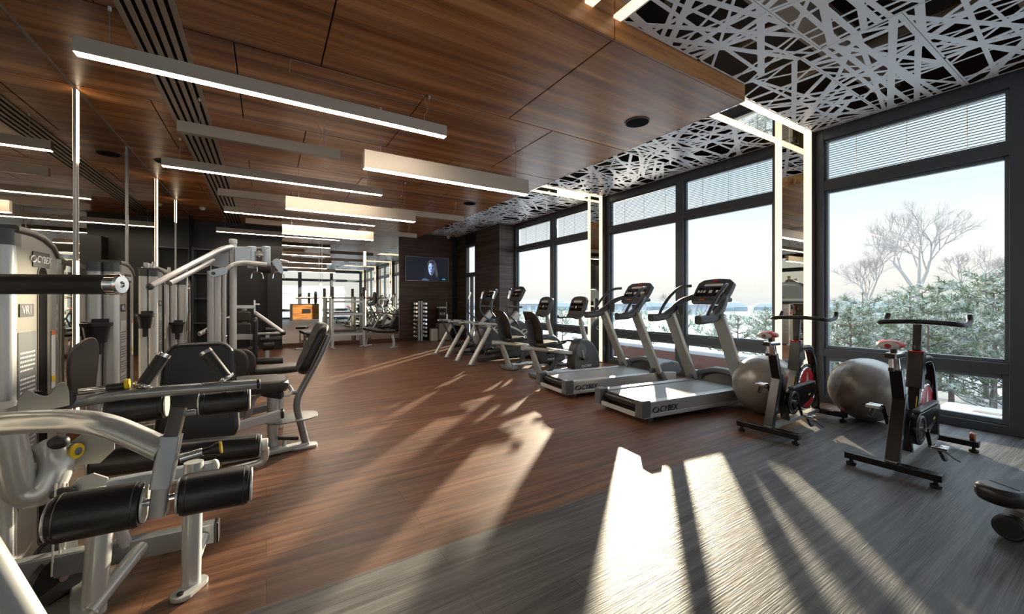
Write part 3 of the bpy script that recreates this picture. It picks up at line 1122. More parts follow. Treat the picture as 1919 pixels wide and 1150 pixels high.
# ------------------------------------------------------------------ treadmills
def curve2(pts, n=6):
    """Catmull-Rom through points."""
    pts = [Vector(p) for p in pts]
    P = [pts[0] * 2 - pts[1]] + pts + [pts[-1] * 2 - pts[-2]]
    o = []
    for i in range(1, len(P) - 2):
        a, b, c, d = P[i - 1:i + 3]
        for j in range(n):
            t = j / n
            o.append(.5 * (2 * b + (c - a) * t + (2 * a - 5 * b + 4 * c - d) * t * t + (3 * b - a - 3 * c + d) * t ** 3))
    o.append(pts[-1])
    return o

def console(t, c, tilt, w, h, name='console', big=False, yaw=0.0):
    """Display head facing the rider (-x), centre c, leaning by tilt (rad)."""
    nrm = V(-math.cos(tilt), 0, math.sin(tilt))          # face normal
    upv = V(math.sin(tilt), 0, math.cos(tilt))
    m = basis(c, V(0, -1, 0), upv)                      # x right (rider's), y up, z toward rider
    poly = []
    for i in range(7):
        a = i / 6
        poly.append((-w / 2 * (.90 + .10 * math.sin(a * 2.2)), -h / 2 + h * .86 * a))
    top = [(-w / 2 * .74 + w * .74 * k / 8, h / 2 + .018 * math.sin(math.pi * k / 8)) for k in range(9)]
    right = [(-x, y) for x, y in poly[::-1]]
    g = G()
    g.prism(poly[::-1][::-1] + top + right, m @ Matrix.Translation((0, 0, -.035)), .085, .022, 3)
    head = g.done(name, 'greyp', t)
    g = G()
    g.prism(rrect(w * .80, h * .40, .015), m @ Matrix.Translation((0, -h * .06, .0075)), .004)
    g.done('display', 'lcd', head)
    g = G()
    g.prism(rrect(w * .52, h * .10, .008), m @ Matrix.Translation((0, h * .24, .0075)), .004)  # window reflection on the console head, painted as a white strip
    g.done('upper_window_glare', 'lcdw', head)
    g = G()
    for sx in (-.26, .26):
        for k in range(3):
            g.prism(rrect(w * .055, h * .10, .003), m @ Matrix.Translation((sx * w + (k - 1) * w * .085, -h * .05, .0102)), .0012)
    g.done('digits', 'ink_grey' if not big else 'lcdw', head)
    g = G()
    g.prism(rrect(w * .09, h * .12, .004), m @ Matrix.Translation((0, -h * .06, .0102)), .0012)
    g.done('centre_panel', 'lcdw', head)
    if big:
        g = G()
        g.prism(rrect(w * .09, h * .11, .004), m @ Matrix.Translation((0, h * .40, .008)), .004)
        g.done('red_badge', 'red', head)
        g = G()
        g.prism(rrect(w * .17, h * .05, .003), m @ Matrix.Translation((-w * .15, -h * .40, .008)), .003)
        g.done('amber_sticker', 'orange', head)
        g = G()
        for k in range(7):
            g.prism(rrect(w * .05, h * .04, .003), m @ Matrix.Translation(((k - 3) * w * .11, -h * .31, .0085)), .003)
        g.done('buttons', 'greyl', head)
    return head

def treadmill(loc, lab, rz):
    t = T('treadmill', lab, 'treadmill', loc, rz, 'treadmills')
    Lb, wd = 1.78, .39
    # base frame and deck
    g = G()
    g.bb((.10, -.31, .05), (2.02, .31, .165), .01)
    g.done('base_frame', 'blackp', t)
    for s in (-1, 1):
        g = G()
        g.prism([(.0, .085), (2.0, .10), (2.0, .205), (1.7, .225), (.02, .225), (.0, .21)], basis((0, s * .345, 0), (1, 0, 0), (0, 0, 1)), .10, .012)
        r = g.done('side_rail', 'deck', t)
        G().bb((.0, s * .345 - .055 , .055), (1.95, s * .345 + .055, .10), .008).done('lower_trim', 'alu', r)
        g = G()
        g.box((.045, s * .345, .15), (.13, .118, .19), None, .02)
        g.done('rear_cap', 'greyl', t)
    logo(t, basis((.36, -.3985, .135), (1, 0, 0), (0, 0, 1)), .085, 'ink_black')
    G().bb((.05, -.29, .168), (1.95, .29, .212), .02, 3).done('running_belt', 'belt', t)
    G().cyl((.075, -.285, .165), (.075, .285, .165), .05).done('rear_roller', 'blackp', t)
    G().bb((-.012, -.285, .055), (.02, .285, .10), .006).done('rear_bar', 'alu', t)
    g = G()
    for y in (-.33, .33):
        for x in (.16, 1.9):
            g2 = G()
            g2.lathe((x, y, 0), (0, 0, 1), [(.035, 0), (.035, .03), (.02, .06)], 16).done('foot', 'blackp', t)
    g.b.free()
    # motor hood: arched band with a dark recess
    g = G()
    g.prism([(1.64, .20), (2.18, .14), (2.22, .20), (2.16, .33), (2.02, .37), (1.82, .35), (1.70, .27)], basis((0, 0, 0), (1, 0, 0), (0, 0, 1)), .62, .03, 3)
    h = g.done('motor_hood', 'greyl', t)
    g = G()
    g.prism([(1.655, .225), (1.775, .345), (1.79, .32), (1.68, .21)], basis((0, 0, 0), (1, 0, 0), (0, 0, 1)), .50, .004)
    g.done('hood_recess', 'blackp', h)
    g = G()
    g.sweep(curve2([(1.52, -.345, .24), (1.68, -.31, .30), (1.76, -.16, .355), (1.78, 0, .365), (1.76, .16, .355), (1.68, .31, .30), (1.52, .345, .24)], 4), rrect(.05, .07, .02, 3), (0, 0, 1))
    g.done('hood_rim', 'greyl', h)
    for s in (-1, 1):
        y = s * .365
        base, top = V(1.70, y, .10), V(1.20, y, 1.13)
        g = G()
        g.rtube([base, top], .06, .165, .02, (0, 1, 0))
        g.done('upright', 'upright', t)
        g = G()
        g.rtube([base + V(.06, 0, -.06), base.lerp(top, .13)], .085, .19, .02, (0, 1, 0))
        g.done('upright_boot', 'greyl', t)
        g = G()
        g.sweep(curve2([(.86, y, 1.075), (.98, y, 1.08), (1.12, y, 1.10), (1.24, y * .97, 1.17), (1.38, y * .86, 1.29), (1.52, y * .62, 1.36)], 5), rrect(.095, .10, .03, 3), (0, 0, 1), True,
                [1.0] * 12 + [1.0 - .03 * k for k in range(14)])
        arm = g.done('arm', 'greyp', t)
        g = G()
        g.tube(curve2([(1.01, y, 1.11), (1.10, y * 1.0, 1.24), (1.23, y * .98, 1.38), (1.38, y * .92, 1.48), (1.50, y * .72, 1.50)], 5), .02, 12)
        g.done('handrail', 'greyp', t)
        g = G()
        g.lathe((1.30, s * .26, 1.12), (0, 0, 1), [(.035, 0), (.045, .10), (.048, .12), (.042, .12)], 18)
        g.done('bottle_holder', 'greyp', t)
    G().bb((1.48, -.26, 1.28), (1.62, .26, 1.34), .025, 3).done('console_bridge', 'greyp', t)
    console(t, (1.56, 0, 1.43), math.radians(35), .52, .36, 'console', True)
    g = G()
    g.tube(curve2([(1.46, -.02, 1.28), (1.40, -.03, 1.16), (1.36, .06, 1.08), (1.42, .12, 1.18), (1.47, .10, 1.27)], 6), .0025, 6)
    k = g.done('safety_cord', 'red', t)
    G().box((1.37, .03, 1.10), (.03, .02, .035), None, .006).done('clip', 'red', k)
    return t

tm = treadmill((3.40, 3.24, 0), 'treadmill nearest the viewer, beside the grey ball', -.10)
dup(tm, (3.41, 4.50, 0), 'treadmill on the far side, next to the recumbent bikes')

# ------------------------------------------------------------------ spin bikes
def spin_bike(loc, lab, rz):
    t = T('spin_bike', lab, 'exercise bike', loc, rz, 'black spin bikes')
    def rt(name, pts, w, h, m='gloss_black', up=(0, 1, 0), r=.008):
        return G().rtube(pts, w, h, r, up).done(name, m, t)
    rb = G().bb((-.035, -.27, .05), (.035, .27, .10), .006).done('rear_foot_bar', 'gloss_black', t)
    fb = G().bb((1.165, -.27, .05), (1.23, .27, .10), .006).done('front_foot_bar', 'gloss_black', t)
    for bar, x in ((rb, 0), (fb, 1.2)):
        for s in (-1, 1):
            G().lathe((x, s * .235, 0), (0, 0, 1), [(.026, 0), (.032, .008), (.032, .022), (.012, .03), (.012, .055)], 18).done('levelling_foot', 'rubber', bar)
    for s in (-1, 1):
        w = G().cyl((1.235, s * .225 - .016, .125), (1.235, s * .225 + .016, .125), .034, 18, .006)
        w.done('transport_wheel', 'wheel', fb)
    rt('base_rail', [(0, .0, .085), (1.2, .0, .085)], .07, .04, 'deck', (0, 0, 1))
    rt('rear_post', [(.04, 0, .10), (.22, 0, .58)], .055, .085)
    rt('rear_strut', [(.40, 0, .10), (.24, 0, .55)], .045, .07)
    rt('seat_tube', [(.205, 0, .54), (.125, 0, .78)], .058, .075)
    rt('seat_post', [(.14, 0, .74), (.095, 0, .90)], .042, .055, 'chrome')
    G().bb((.0, -.032, .865), (.21, .032, .91), .005).done('seat_slider', 'chrome', t)
    k = G().cyl((.01, 0, .80), (.01, 0, .865), .013, 14).done('seat_clamp', 'chrome', t)
    G().bb((-.03, -.03, .872), (.03, .03, .905), .005).done('clamp_block', 'blackp', k)
    G().cyl((.01, 0, .775), (.01, 0, .80), .018, 14).done('clamp_knob', 'blackp', k)
    G().cyl((.07, 0, .905), (.07, 0, .945), .02, 14).done('saddle_stem', 'blackp', t)
    # saddle
    rings = []
    for x, w, z, h in ((-.10, .02, .965, .018), (-.085, .06, .968, .03), (-.04, .082, .974, .036), (.02, .072, .972, .034), (.08, .042, .965, .030), (.14, .026, .962, .026), (.18, .018, .958, .022), (.195, .006, .95, .01)):
        rings.append([V(x + .03, w * math.cos(a) * 1.0, z + h * math.sin(a) * (1.0 if math.sin(a) > 0 else .9)) for a in [2 * math.pi * i / 18 for i in range(18)]])
    sd_ = G().loft(rings).done('saddle', 'red', t)
    g = G()
    g.loft([[p + (p - V(p.x, 0, .965)) * .06 + V(0, 0, .001) for p in r] for r in rings[4:8]])
    g.done('saddle_nose', 'ink_white', sd_)
    g = G()
    g.loft([[p + (p - V(p.x, 0, .965)) * .05 for p in r] for r in rings[0:2]])
    g.done('saddle_tail', 'ink_white', sd_)
    # front frame
    G().rtube(fil([(1.17, 0, .10), (1.07, 0, .64), (.98, 0, .80), (.66, 0, .80)], .12, 6), .055, .075, .012, (0, 1, 0)).done('front_fork_post', 'gloss_black', t)
    rt('head_tube', [(.60, 0, .58), (.665, 0, .875)], .075, .10)
    g = G()
    g.prism([(.58, .60), (.64, .60), (.84, .68), (.80, .80), (.68, .87), (.66, .86)], basis((0, 0, 0), (1, 0, 0), (0, 0, 1)), .045, .01)
    g.done('head_gusset', 'greyp', t)
    dt = rt('down_tube', [(.50, 0, .30), (.625, 0, .64)], .05, .075)
    G().prism(rrect(.05, .09, .004), basis((.543, -.0255, .475), (.345, 0, .94), (-.94, 0, .345)) @ Matrix.Rotation(math.pi / 2, 4, 'Z'), .002).done('warning_sticker', 'yellow', dt)
    G().bb((.615, -.04, .872), (.72, .04, .884), .004).done('red_collar', 'red', t)
    G().cyl((.665, 0, .882), (.672, 0, .93), .03, 16, .006).done('stem_clamp', 'blackp', t)
    kn = G().tube([(.69, 0, .915), (.75, -.02, .95)], .007, 8).done('clamp_lever', 'blackp', t)
    rt('stem', [(.66, 0, .86), (.69, 0, 1.10)], .04, .055, 'blackp')
    g = G()
    bar = curve2([(.955, -.25, 1.175), (.915, -.255, 1.125), (.82, -.25, 1.105), (.70, -.245, 1.108), (.665, -.20, 1.115), (.685, -.08, 1.122), (.69, 0, 1.124), (.685, .08, 1.122), (.665, .20, 1.115), (.70, .245, 1.108), (.82, .25, 1.105), (.915, .255, 1.125), (.955, .25, 1.175)], 5)
    g.tube(bar, .019, 12)
    g.done('handlebar', 'rubber', t)
    # flywheel
    c = V(.90, 0, .36)
    g = G()
    g.torus(c, (0, 1, 0), .215, .016, 48, 10)
    fw = g.done('flywheel_rim', 'chrome', t)
    G().cyl(c + V(0, -.012, 0), c + V(0, .012, 0), .205, 48).done('flywheel_disc', 'red', t)
    g = G()
    for k in range(3):
        a = math.radians(90 + 120 * k)
        u, v = V(math.cos(a), 0, math.sin(a)), V(-math.sin(a), 0, math.cos(a))
        for s in (-1, 1):
            m = basis(c + V(0, s * .0135, 0), u, v)
            g.prism([(.03, -.045), (.17, -.006), (.17, .006), (.03, .045)], m, .002)
    g.done('disc_graphic', 'alu', fw)
    G().cyl(c + V(0, -.06, 0), c + V(0, .06, 0), .022, 20).done('hub', 'blackp', t)
    G().torus(c, (0, 1, 0), .245, .014, 30, 8, -25, 140).done('wheel_guard', 'blackp', t)
    # chain guard
    y = -.062
    g = G()
    ch = [(.38 + .125 * math.cos(math.radians(a)), .30 + .125 * math.sin(math.radians(a))) for a in range(75, 290, 15)] + [(.90 + .06 * math.cos(math.radians(a)), .37 + .06 * math.sin(math.radians(a))) for a in range(-70, 80, 15)]
    g.prism(ch, basis((0, y, 0), (1, 0, 0), (0, 0, 1)), .045, .008)
    cg = g.done('chain_guard', 'gloss_black', t)
    g = G()
    g.prism([(.545, .285), (.87, .335), (.87, .375), (.545, .365)], basis((0, y - .0235, 0), (1, 0, 0), (0, 0, 1)), .002)
    g.done('guard_slot', 'black_gap', cg)
    g = G()
    g.torus((.38, y - .02, .30), (0, 1, 0), .095, .012, 36, 8)
    g.done('guard_ring', 'greyp', cg)
    G().prism(rrect(.05, .018, .003), basis((.74, y - .025, .33), (1, 0, .18), (-.18, 0, 1)), .002).done('yellow_label', 'yellow', cg)
    rt('top_guard', [(.36, -.06, .435), (.91, -.06, .44)], .05, .02, 'greyl', (0, 0, 1))
    # cranks and pedals
    G().cyl((.38, -.12, .30), (.38, .10, .30), .016, 14).done('crank_axle', 'chrome', t)
    for s, a in ((-1, -55), (1, 125)):
        d = V(math.cos(math.radians(a)), 0, math.sin(math.radians(a)))
        p0 = V(.38, s * .115, .30)
        p1 = p0 + d * .17
        g = G()
        g.rtube([p0 - d * .015, p1 + d * .015], .016, .026, .006, (0, 1, 0))
        cr_ = g.done('crank_arm', 'gloss_black', t)
        pd = G()
        yy = s * .17
        pd.bb((p1.x - .048, yy - .045, p1.z - .014), (p1.x - .034, yy + .045, p1.z + .014), .004)
        pd.bb((p1.x + .034, yy - .045, p1.z - .014), (p1.x + .048, yy + .045, p1.z + .014), .004)
        pd.bb((p1.x - .034, yy - .045, p1.z - .010), (p1.x + .034, yy - .033, p1.z + .010), .003)
        pd.bb((p1.x - .034, yy + .033, p1.z - .010), (p1.x + .034, yy + .045, p1.z + .010), .003)
        pd.cyl((p1.x, s * .11, p1.z), (p1.x, s * .215, p1.z), .011, 12)
        P = pd.done('pedal', 'chrome', t)
        g = G()
        g.prism([(-.04, 0), (.04, 0), (.03, -.07), (.012, -.085), (.0, -.06), (-.012, -.085), (-.03, -.07)], basis((p1.x, yy, p1.z - .012), (1, 0, 0), (0, -.35 * s, 1)), .022, .004)
        g.done('toe_cage', 'greyp', P)
        g = G()
        g.sweep(curve2([(p1.x + .03, yy, p1.z - .03), (p1.x + .07, yy - .02, p1.z - .045), (p1.x + .11, yy - .05, p1.z - .085), (p1.x + .15, yy - .08, p1.z - .115)], 4), rrect(.012, .003, .001, 1), (0, 1, 0))
        g.done('strap', 'rubber', P)
    return t

sb = spin_bike((3.96, 1.06, 0), 'right-hand spin bike, in front of the rightmost grey ball', .02)
dup(sb, (4.06, 1.97, 0), 'left-hand spin bike, in front of the ball beside the treadmill', .05)

# ------------------------------------------------------------------ balls
def ball(loc, rz, lab):
    R = .335
    t = T('exercise_ball', lab, 'ball', (loc[0], loc[1], 0), rz, 'big grey exercise balls')
    g = G()
    rings = []
    prof = []
    n = 90
    for j in range(n + 1):
        a = -math.pi / 2 + math.pi * j / n
        rr = R + (.0011 if (j % 6 < 2 and 14 < j < 76) else 0)
        prof.append((rr * math.cos(a), rr * math.sin(a) + R))
    g.lathe((0, 0, R), Vector((.25, .9, .35)), [(a, b - R) for a, b in prof], 64)
    b = g.done('ball_shell', 'ball', t)
    ax = Vector((.25, .9, .35)).normalized()
    G().cyl(V(0, 0, R) - ax * R, V(0, 0, R) - ax * (R + .004), .012, 14).done('valve_plug', 'greyp', t)
    return t
ball((5.57, 1.69), 0.4, 'grey ball on the right, behind the right spin bike under the big window')
ball((4.90, 2.40), 1.9, 'grey ball on the left, between the treadmill and the left spin bike')

# ------------------------------------------------------------------ recumbent bikes
def recumbent(loc, lab):
    t = T('recumbent_bike', lab, 'exercise bike', loc, 0, 'recumbent bikes')
    # rear foot and leg
    g = G()
    g.prism([(-.02, -.24), (.13, -.20), (.16, 0), (.13, .20), (-.02, .24), (-.06, .10), (-.06, -.10)], Matrix.Translation((0, 0, .035)), .055, .015, 2)
    g.done('rear_foot', 'greyl', t)
    g = G()
    g.tube([(.05, 0, .05), (-.13, 0, .50)], [.052, .046], 16)
    g.done('rear_leg', 'upright', t)
    g = G()
    g.sweep(fil([(-.30, 0, .525), (-.05, 0, .50), (.45, 0, .42), (.80, 0, .36)], .1), rrect(.10, .075, .02, 3), (0, 0, 1))
    g.done('seat_rail', 'deck', t)
    g = G()
    g.sweep(curve2([(.40, 0, .43), (.42, 0, .34), (.37, 0, .22), (.26, 0, .11), (.16, 0, .05)], 5), rrect(.08, .055, .02, 3), (0, 1, 0), True)
    g.done('arch_frame', 'greyp', t)
    g = G()
    g.tube([(.1, 0, .07), (1.15, 0, .07)], .04, 14)
    g.done('base_tube', 'deck', t)
    # seat
    m = basis((.12, 0, .575), (1, 0, .06), (0, 1, 0))
    g = G()
    g.prism(rrect(.40, .42, .10, 5), m, .065, .03, 3)
    g.done('seat', 'vinyl_br', t)
    g = G()
    prof = []
    bk = curve2([(.02, 0, .58), (-.04, 0, .70), (-.06, 0, .84), (-.12, 0, 1.00), (-.20, 0, 1.12)], 4)
    rings = []
    for i, p in enumerate(bk):
        q = i / (len(bk) - 1)
        w = .40 * (math.sin(math.pi * (.14 + .72 * q)) ** .5)
        th = .07 if 0 < i < len(bk) - 1 else .03
        rings.append([p + V(u * 1.0, v, 0) for u, v in [(y, x) for x, y in rrect(w, th, th * .48, 4)]])
    g.loft(rings)
    b = g.done('backrest', 'vinyl_br', t)
    G().rtube(curve2([(-.01, 0, .52), (-.085, 0, .68), (-.11, 0, .86), (-.165, 0, .99)], 4), .20, .03, .01, (0, 1, 0)).done('backrest_shell', 'greyp', t)
    for s in (-1, 1):
        g = G()
        g.tube(fil([(-.02, s * .18, .54), (.10, s * .27, .55), (.36, s * .28, .60), (.40, s * .28, .63), (.28, s * .28, .62)], .05), .0155, 10)
        g.done('side_handle', 'rubber', t)
    G().bb((.06, -.235, .47), (.24, -.205, .482), .004).done('adjust_lever', 'yellow', t)
    # drive body
    g = G()
    body = [(.72, .06), (1.28, .06), (1.34, .16), (1.32, .30), (1.24, .46), (1.10, .58), (.96, .625), (.84, .60), (.76, .50), (.71, .32), (.69, .16)]
    body = [(p.x, p.y) for p in curve2([V(x, y, 0) for x, y in body] + [V(.72, .06, 0)], 3)][:-1]
    g.prism(body, basis((0, 0, 0), (1, 0, 0), (0, 0, 1)), .21, .05, 4)
    bd = g.done('drive_housing', 'greyp', t)
    g = G()
    g.lathe((.88, 0, .42), (0, 1, 0), [(.10, -.112), (.12, -.104), (.12, .104), (.10, .112)], 36)
    g.done('crank_cover', 'greyl', bd)
    logo(t, basis((1.03, -.1065, .135), (1, 0, 0), (0, 0, 1)), .055, 'ink_white', name='lettering')
    for s, a in ((-1, -75), (1, 105)):
        d = V(math.cos(math.radians(a)), 0, math.sin(math.radians(a)))
        p0 = V(.88, s * .125, .42)
        g = G()
        g.rtube([p0, p0 + d * .16], .016, .03, .006, (0, 1, 0))
        c_ = g.done('crank_arm', 'alu', t)
        q = p0 + d * .16
        g = G()
        g.bb((q.x - .06, q.y + s * .02 - .045, q.z - .018), (q.x + .06, q.y + s * .02 + .045, q.z + .018), .01)
        g.done('pedal', 'blackp', t)
    # console post
    g = G()
    g.tube(fil([(1.06, 0, .58), (.97, 0, .86), (.92, 0, 1.08)], .1), [.05] + [.042] * 5 + [.035] * 2, 14)
    g.done('console_post', 'upright', t)
    console(t, (.86, 0, 1.20), math.radians(22), .40, .36)
    G().prism(rrect(.36, .09, .02), basis((.80, 0, 1.03), (0, -1, 0), (.5, 0, .85)), .05, .012).done('lower_panel', 'greyp', t)
    g = G()
    g.tube(curve2([(.84, -.10, 1.01), (.70, -.22, .99), (.62, -.24, 1.00), (.60, -.20, 1.02)], 5), .015, 10)
    g.done('front_handle', 'rubber', t)
    g = G()
    g.tube(curve2([(.84, .10, 1.01), (.70, .22, .99), (.62, .24, 1.00), (.60, .20, 1.02)], 5), .015, 10)
    g.done('front_handle', 'rubber', t)
    G().prism(rrect(.34, .52, .06), Matrix.Translation((1.20, 0, .032)), .05, .015).done('front_foot', 'greyl', t)
    return t
rc = recumbent((3.88, 5.50, 0), 'nearer recumbent bike, next to the far treadmill')
dup(rc, (3.88, 6.50, 0), 'farther recumbent bike, next to the arc trainers')

# ------------------------------------------------------------------ arc trainers
def arc_trainer(loc, lab):
    t = T('arc_trainer', lab, 'elliptical trainer', loc, 0, 'arc trainers with raised side rails')
    for s in (-1, 1):
        y = s * .34
        g = G()
        g.rtube([(.02, y, .015), (.46, y, .74)], .05, .115, .012, (0, 1, 0))
        lg = g.done('rear_leg', 'deck', t)
        G().bb((-.06, y - .06, 0), (.12, y + .06, .02), .005).done('foot_plate', 'greyl', lg)
        if s < 0:
            logo(lg, basis((.255, y - .0262, .375), (.52, 0, .854), (-.854, 0, .52)), .085, 'ink_black', ring=False)
        g = G()
        g.rtube(curve2([(.08, y, .83), (.45, y, .815), (.85, y, .77), (1.15, y, .66), (1.35, y, .50)], 5), .045, .085, .012, (0, 1, 0))
        r = g.done('side_rail', 'deck', t)
        G().cyl((.16, y - .035, .825), (.16, y + .035, .825), .043, 20).done('pivot_cap', 'blackp', r)
        g = G()
        g.rtube([(.16, y * .82, .82), (.34, y * .72, .45), (.50, y * .66, .16)], .03, .05, .008, (0, 1, 0))
        g.done('swing_link', 'greyp', t)
        g = G()
        g.rtube([(.40, y * .6, .17), (1.15, y * .55, .26)], .05, .045, .008, (0, 0, 1))
        g.done('pedal_bar', 'greyp', t)
        g = G()
        g.prism(rrect(.40, .17, .05), basis((.62, y * .62, .235), (1, 0, .1), (0, 1, 0)), .05, .015)
        g.done('foot_pedal', 'blackp', t)
        g = G()
        g.tube(curve2([(1.18, y * 1.0, .70), (1.10, y * 1.02, .84), (.98, y * 1.05, .93), (.88, y * 1.05, 1.05), (.87, y * 1.03, 1.2), (.91, y * 1.0, 1.36), (.95, y * .98, 1.50)], 5), .0175, 12)
        h = g.done('moving_handle', 'greyp', t)
        G().tube([(.905, y * 1.0, 1.34), (.955, y * .975, 1.515)], .021, 12).done('chrome_grip', 'chrome', h)
        G().ell((.96, y * .972, 1.53), (.027, .027, .032)).done('knob', 'blackp', h)
    g = G()
    g.prism([(p.x, p.y) for p in curve2([V(.85, .05, 0), V(1.70, .05, 0), V(1.78, .25, 0), V(1.70, .60, 0), V(1.50, .80, 0), V(1.28, .86, 0), V(1.10, .74, 0), V(.95, .45, 0), V(.83, .18, 0), V(.85, .05, 0)], 3)][:-1], basis((0, 0, 0), (1, 0, 0), (0, 0, 1)), .36, .07, 4)
    bd = g.done('drive_housing', 'greyp', t)
    g = G()
    swoosh(g, basis((1.42, -.181, .62), (1, 0, 0), (0, 0, 1)), .07)
    g.done('ring_mark', 'ink_white', bd)
    g = G()
    g.rtube([(1.02, 0, .62), (1.36, 0, 1.02)], .16, .10, .03, (0, 1, 0))
    g.done('mast_cover', 'alu', t)
    g = G()
    g.tube([(1.34, 0, .95), (1.36, 0, 1.36)], .045, 14)
    g.done('console_post', 'greyp', t)
    console(t, (1.33, 0, 1.46), math.radians(28), .42, .34)
    g = G()
    g.bb((1.18, -.24, 1.13), (1.34, .24, 1.18), .02)
    g.done('tray', 'greyp', t)
    G().bb((.35, -.05, .02), (1.75, .05, .09), .015).done('base_rail', 'greyp', t)
    G().bb((1.62, -.32, 0), (1.74, .32, .06), .02).done('front_foot', 'greyp', t)
    G().bb((.44, -.36, .70), (.52, .36, .76), .012).done('cross_bar', 'greyp', t)
    return t
at = arc_trainer((3.45, 7.58, 0), 'nearer arc trainer, its legs right of the other one')
dup(at, (3.45, 8.83, 0), 'farther arc trainer, closest to the corner door')

# ------------------------------------------------------------------ bench at the right edge
t = T('weight_bench', 'black padded bench end cut off by the right photo edge', 'bench', (3.45, .42, 0))
c = DP(1846, 926, 2.14)
d = V(.87, -.493, 0)
e = c + d * 1.15
m = basis((c + e) / 2, d, V(0, 0, 1).cross(d))
g = G()
g.prism(rrect((e - c).length, .19, .085, 6), m, .09, .035, 4)
pad = g.done('pad', 'vinyl', t, True)
pd = c + d * .11
sn = V(-d.y, d.x, 0)
g = G()
g.sweep([pd + V(0, 0, -.03) - sn * .0945, pd + V(0, 0, .022) - sn * .0945, pd + V(0, 0, .0445) - sn * .06, pd + V(0, 0, .0445) + sn * .06, pd + V(0, 0, .022) + sn * .0945], rrect(.006, .004, .001, 1), d)
g.done('pad_seam', 'blackp', pad, True)
G().box(c + d * .45 + V(0, 0, -.065), (.62, .13, .03), Matrix.Rotation(math.atan2(d.y, d.x), 3, 'Z'), .01).done('pad_bracket', 'silver', t, True)
f1 = DP(1893, 988, 2.17)
f1.z = .068
n = V(-.95, .05, 0).normalized()
G().tube([c + d * .22 + V(0, 0, -.06), f1 - n * .10 + V(0, 0, .03)], .045, 20).done('front_leg', 'silver', t, True)
G().cyl(f1 - n * .22, f1 - n * .02, .055, 28).done('foot_tube', 'silver', t, True)
g = G()
g.cyl(f1 - n * .03, f1 + n * .02, .066, 36, .008)
fc = g.done('foot_cap', 'rubber', t, True)
G().torus(f1 + n * .019, n, .054, .003, 36, 6).done('cap_ring', 'greyp', fc, True)
q = e - d * .15
G().rtube([f1 - n * .15, V(q.x, q.y, .05)], .06, .05, .01, (0, 0, 1)).done('base_beam', 'silver', t, True)
G().tube([V(q.x, q.y, .05), q + V(0, 0, -.05)], .04, 14).done('rear_leg', 'silver', t, True)
G().box(V(q.x, q.y, .025), (.16, .45, .05), None, .02).done('rear_foot', 'rubber', t, True)

# ------------------------------------------------------------------ strength machines along the left mirror
def plate(g, poly, o, xd, yd, t, bev=0.0):
    return g.prism(poly, basis(o, xd, yd), t, bev)

def roller(t, a, b, r, name='roller_pad', m='vinyl', caps=True):
    """Cylindrical foam pad with seams and end discs."""
    a, b = Vector(a), Vector(b)
    d = (b - a).normalized()
    L = (b - a).length
    e = .012
    p = G().lathe(a, d, [(r * .80, 0), (r * .95, .004), (r, .016), (r * 1.005, L * .5), (r, L - .016), (r * .95, L - .004), (r * .80, L)], 30).done(name, m, t, True)
    if caps:
        for q, s in ((a, -1), (b, 1)):
            G().cyl(q + d * s * .0005, q + d * s * .009, r * .86, 28, .002).done('end_disc', 'silver', p, True)
    for q in (a + d * .02, b - d * .02):
        G().torus(q, d, r * 1.0, .0022, 30, 5).done('seam', 'blackp', p, True)
    return p

def tb(t, name, pts, r, m='silver', n=16, fr=.0):
    pts = [Vector(p) for p in pts]
    return G().tube(fil(pts, fr) if fr else pts, r, n).done(name, m, t, True)

def rtb(t, name, pts, w, h, m='silver', up=(0, 0, 1), fr=0.0, r=.008):
    pts = [Vector(p) for p in pts]
    return G().rtube(fil(pts, fr) if fr else pts, w, h, r, up).done(name, m, t, True)

def grip(t, a, b, r, m='rubber'):
    a, b = Vector(a), Vector(b)
    d = (b - a).normalized()
    h = tb(t, 'hand_grip', [a, b], r, m, 20)
    G().cyl(b - d * .004, b + d * .018, r * 1.06, 20, .003).done('grip_cap', 'chrome', h, True)
    G().torus(a, d, r * 1.05, .010, 24, 8).done('grip_collar', 'chrome', h, True)
    return h

def text_lines(g, m, w, n, dy, seed):
    rnd = random.Random(seed)
    for i in range(n):
        x = -w / 2
        y = -dy * i
        if i % 6 == 5:
            continue
        while x < w / 2 * (.55 if i % 6 == 4 else .96):
            l = rnd.uniform(.006, .020)
            l = min(l, w / 2 - x)
            if l > .002:
                g.prism([(x, y), (x + l, y), (x + l, y + dy * .42), (x, y + dy * .42)], m, .0008)
            x += l + .004

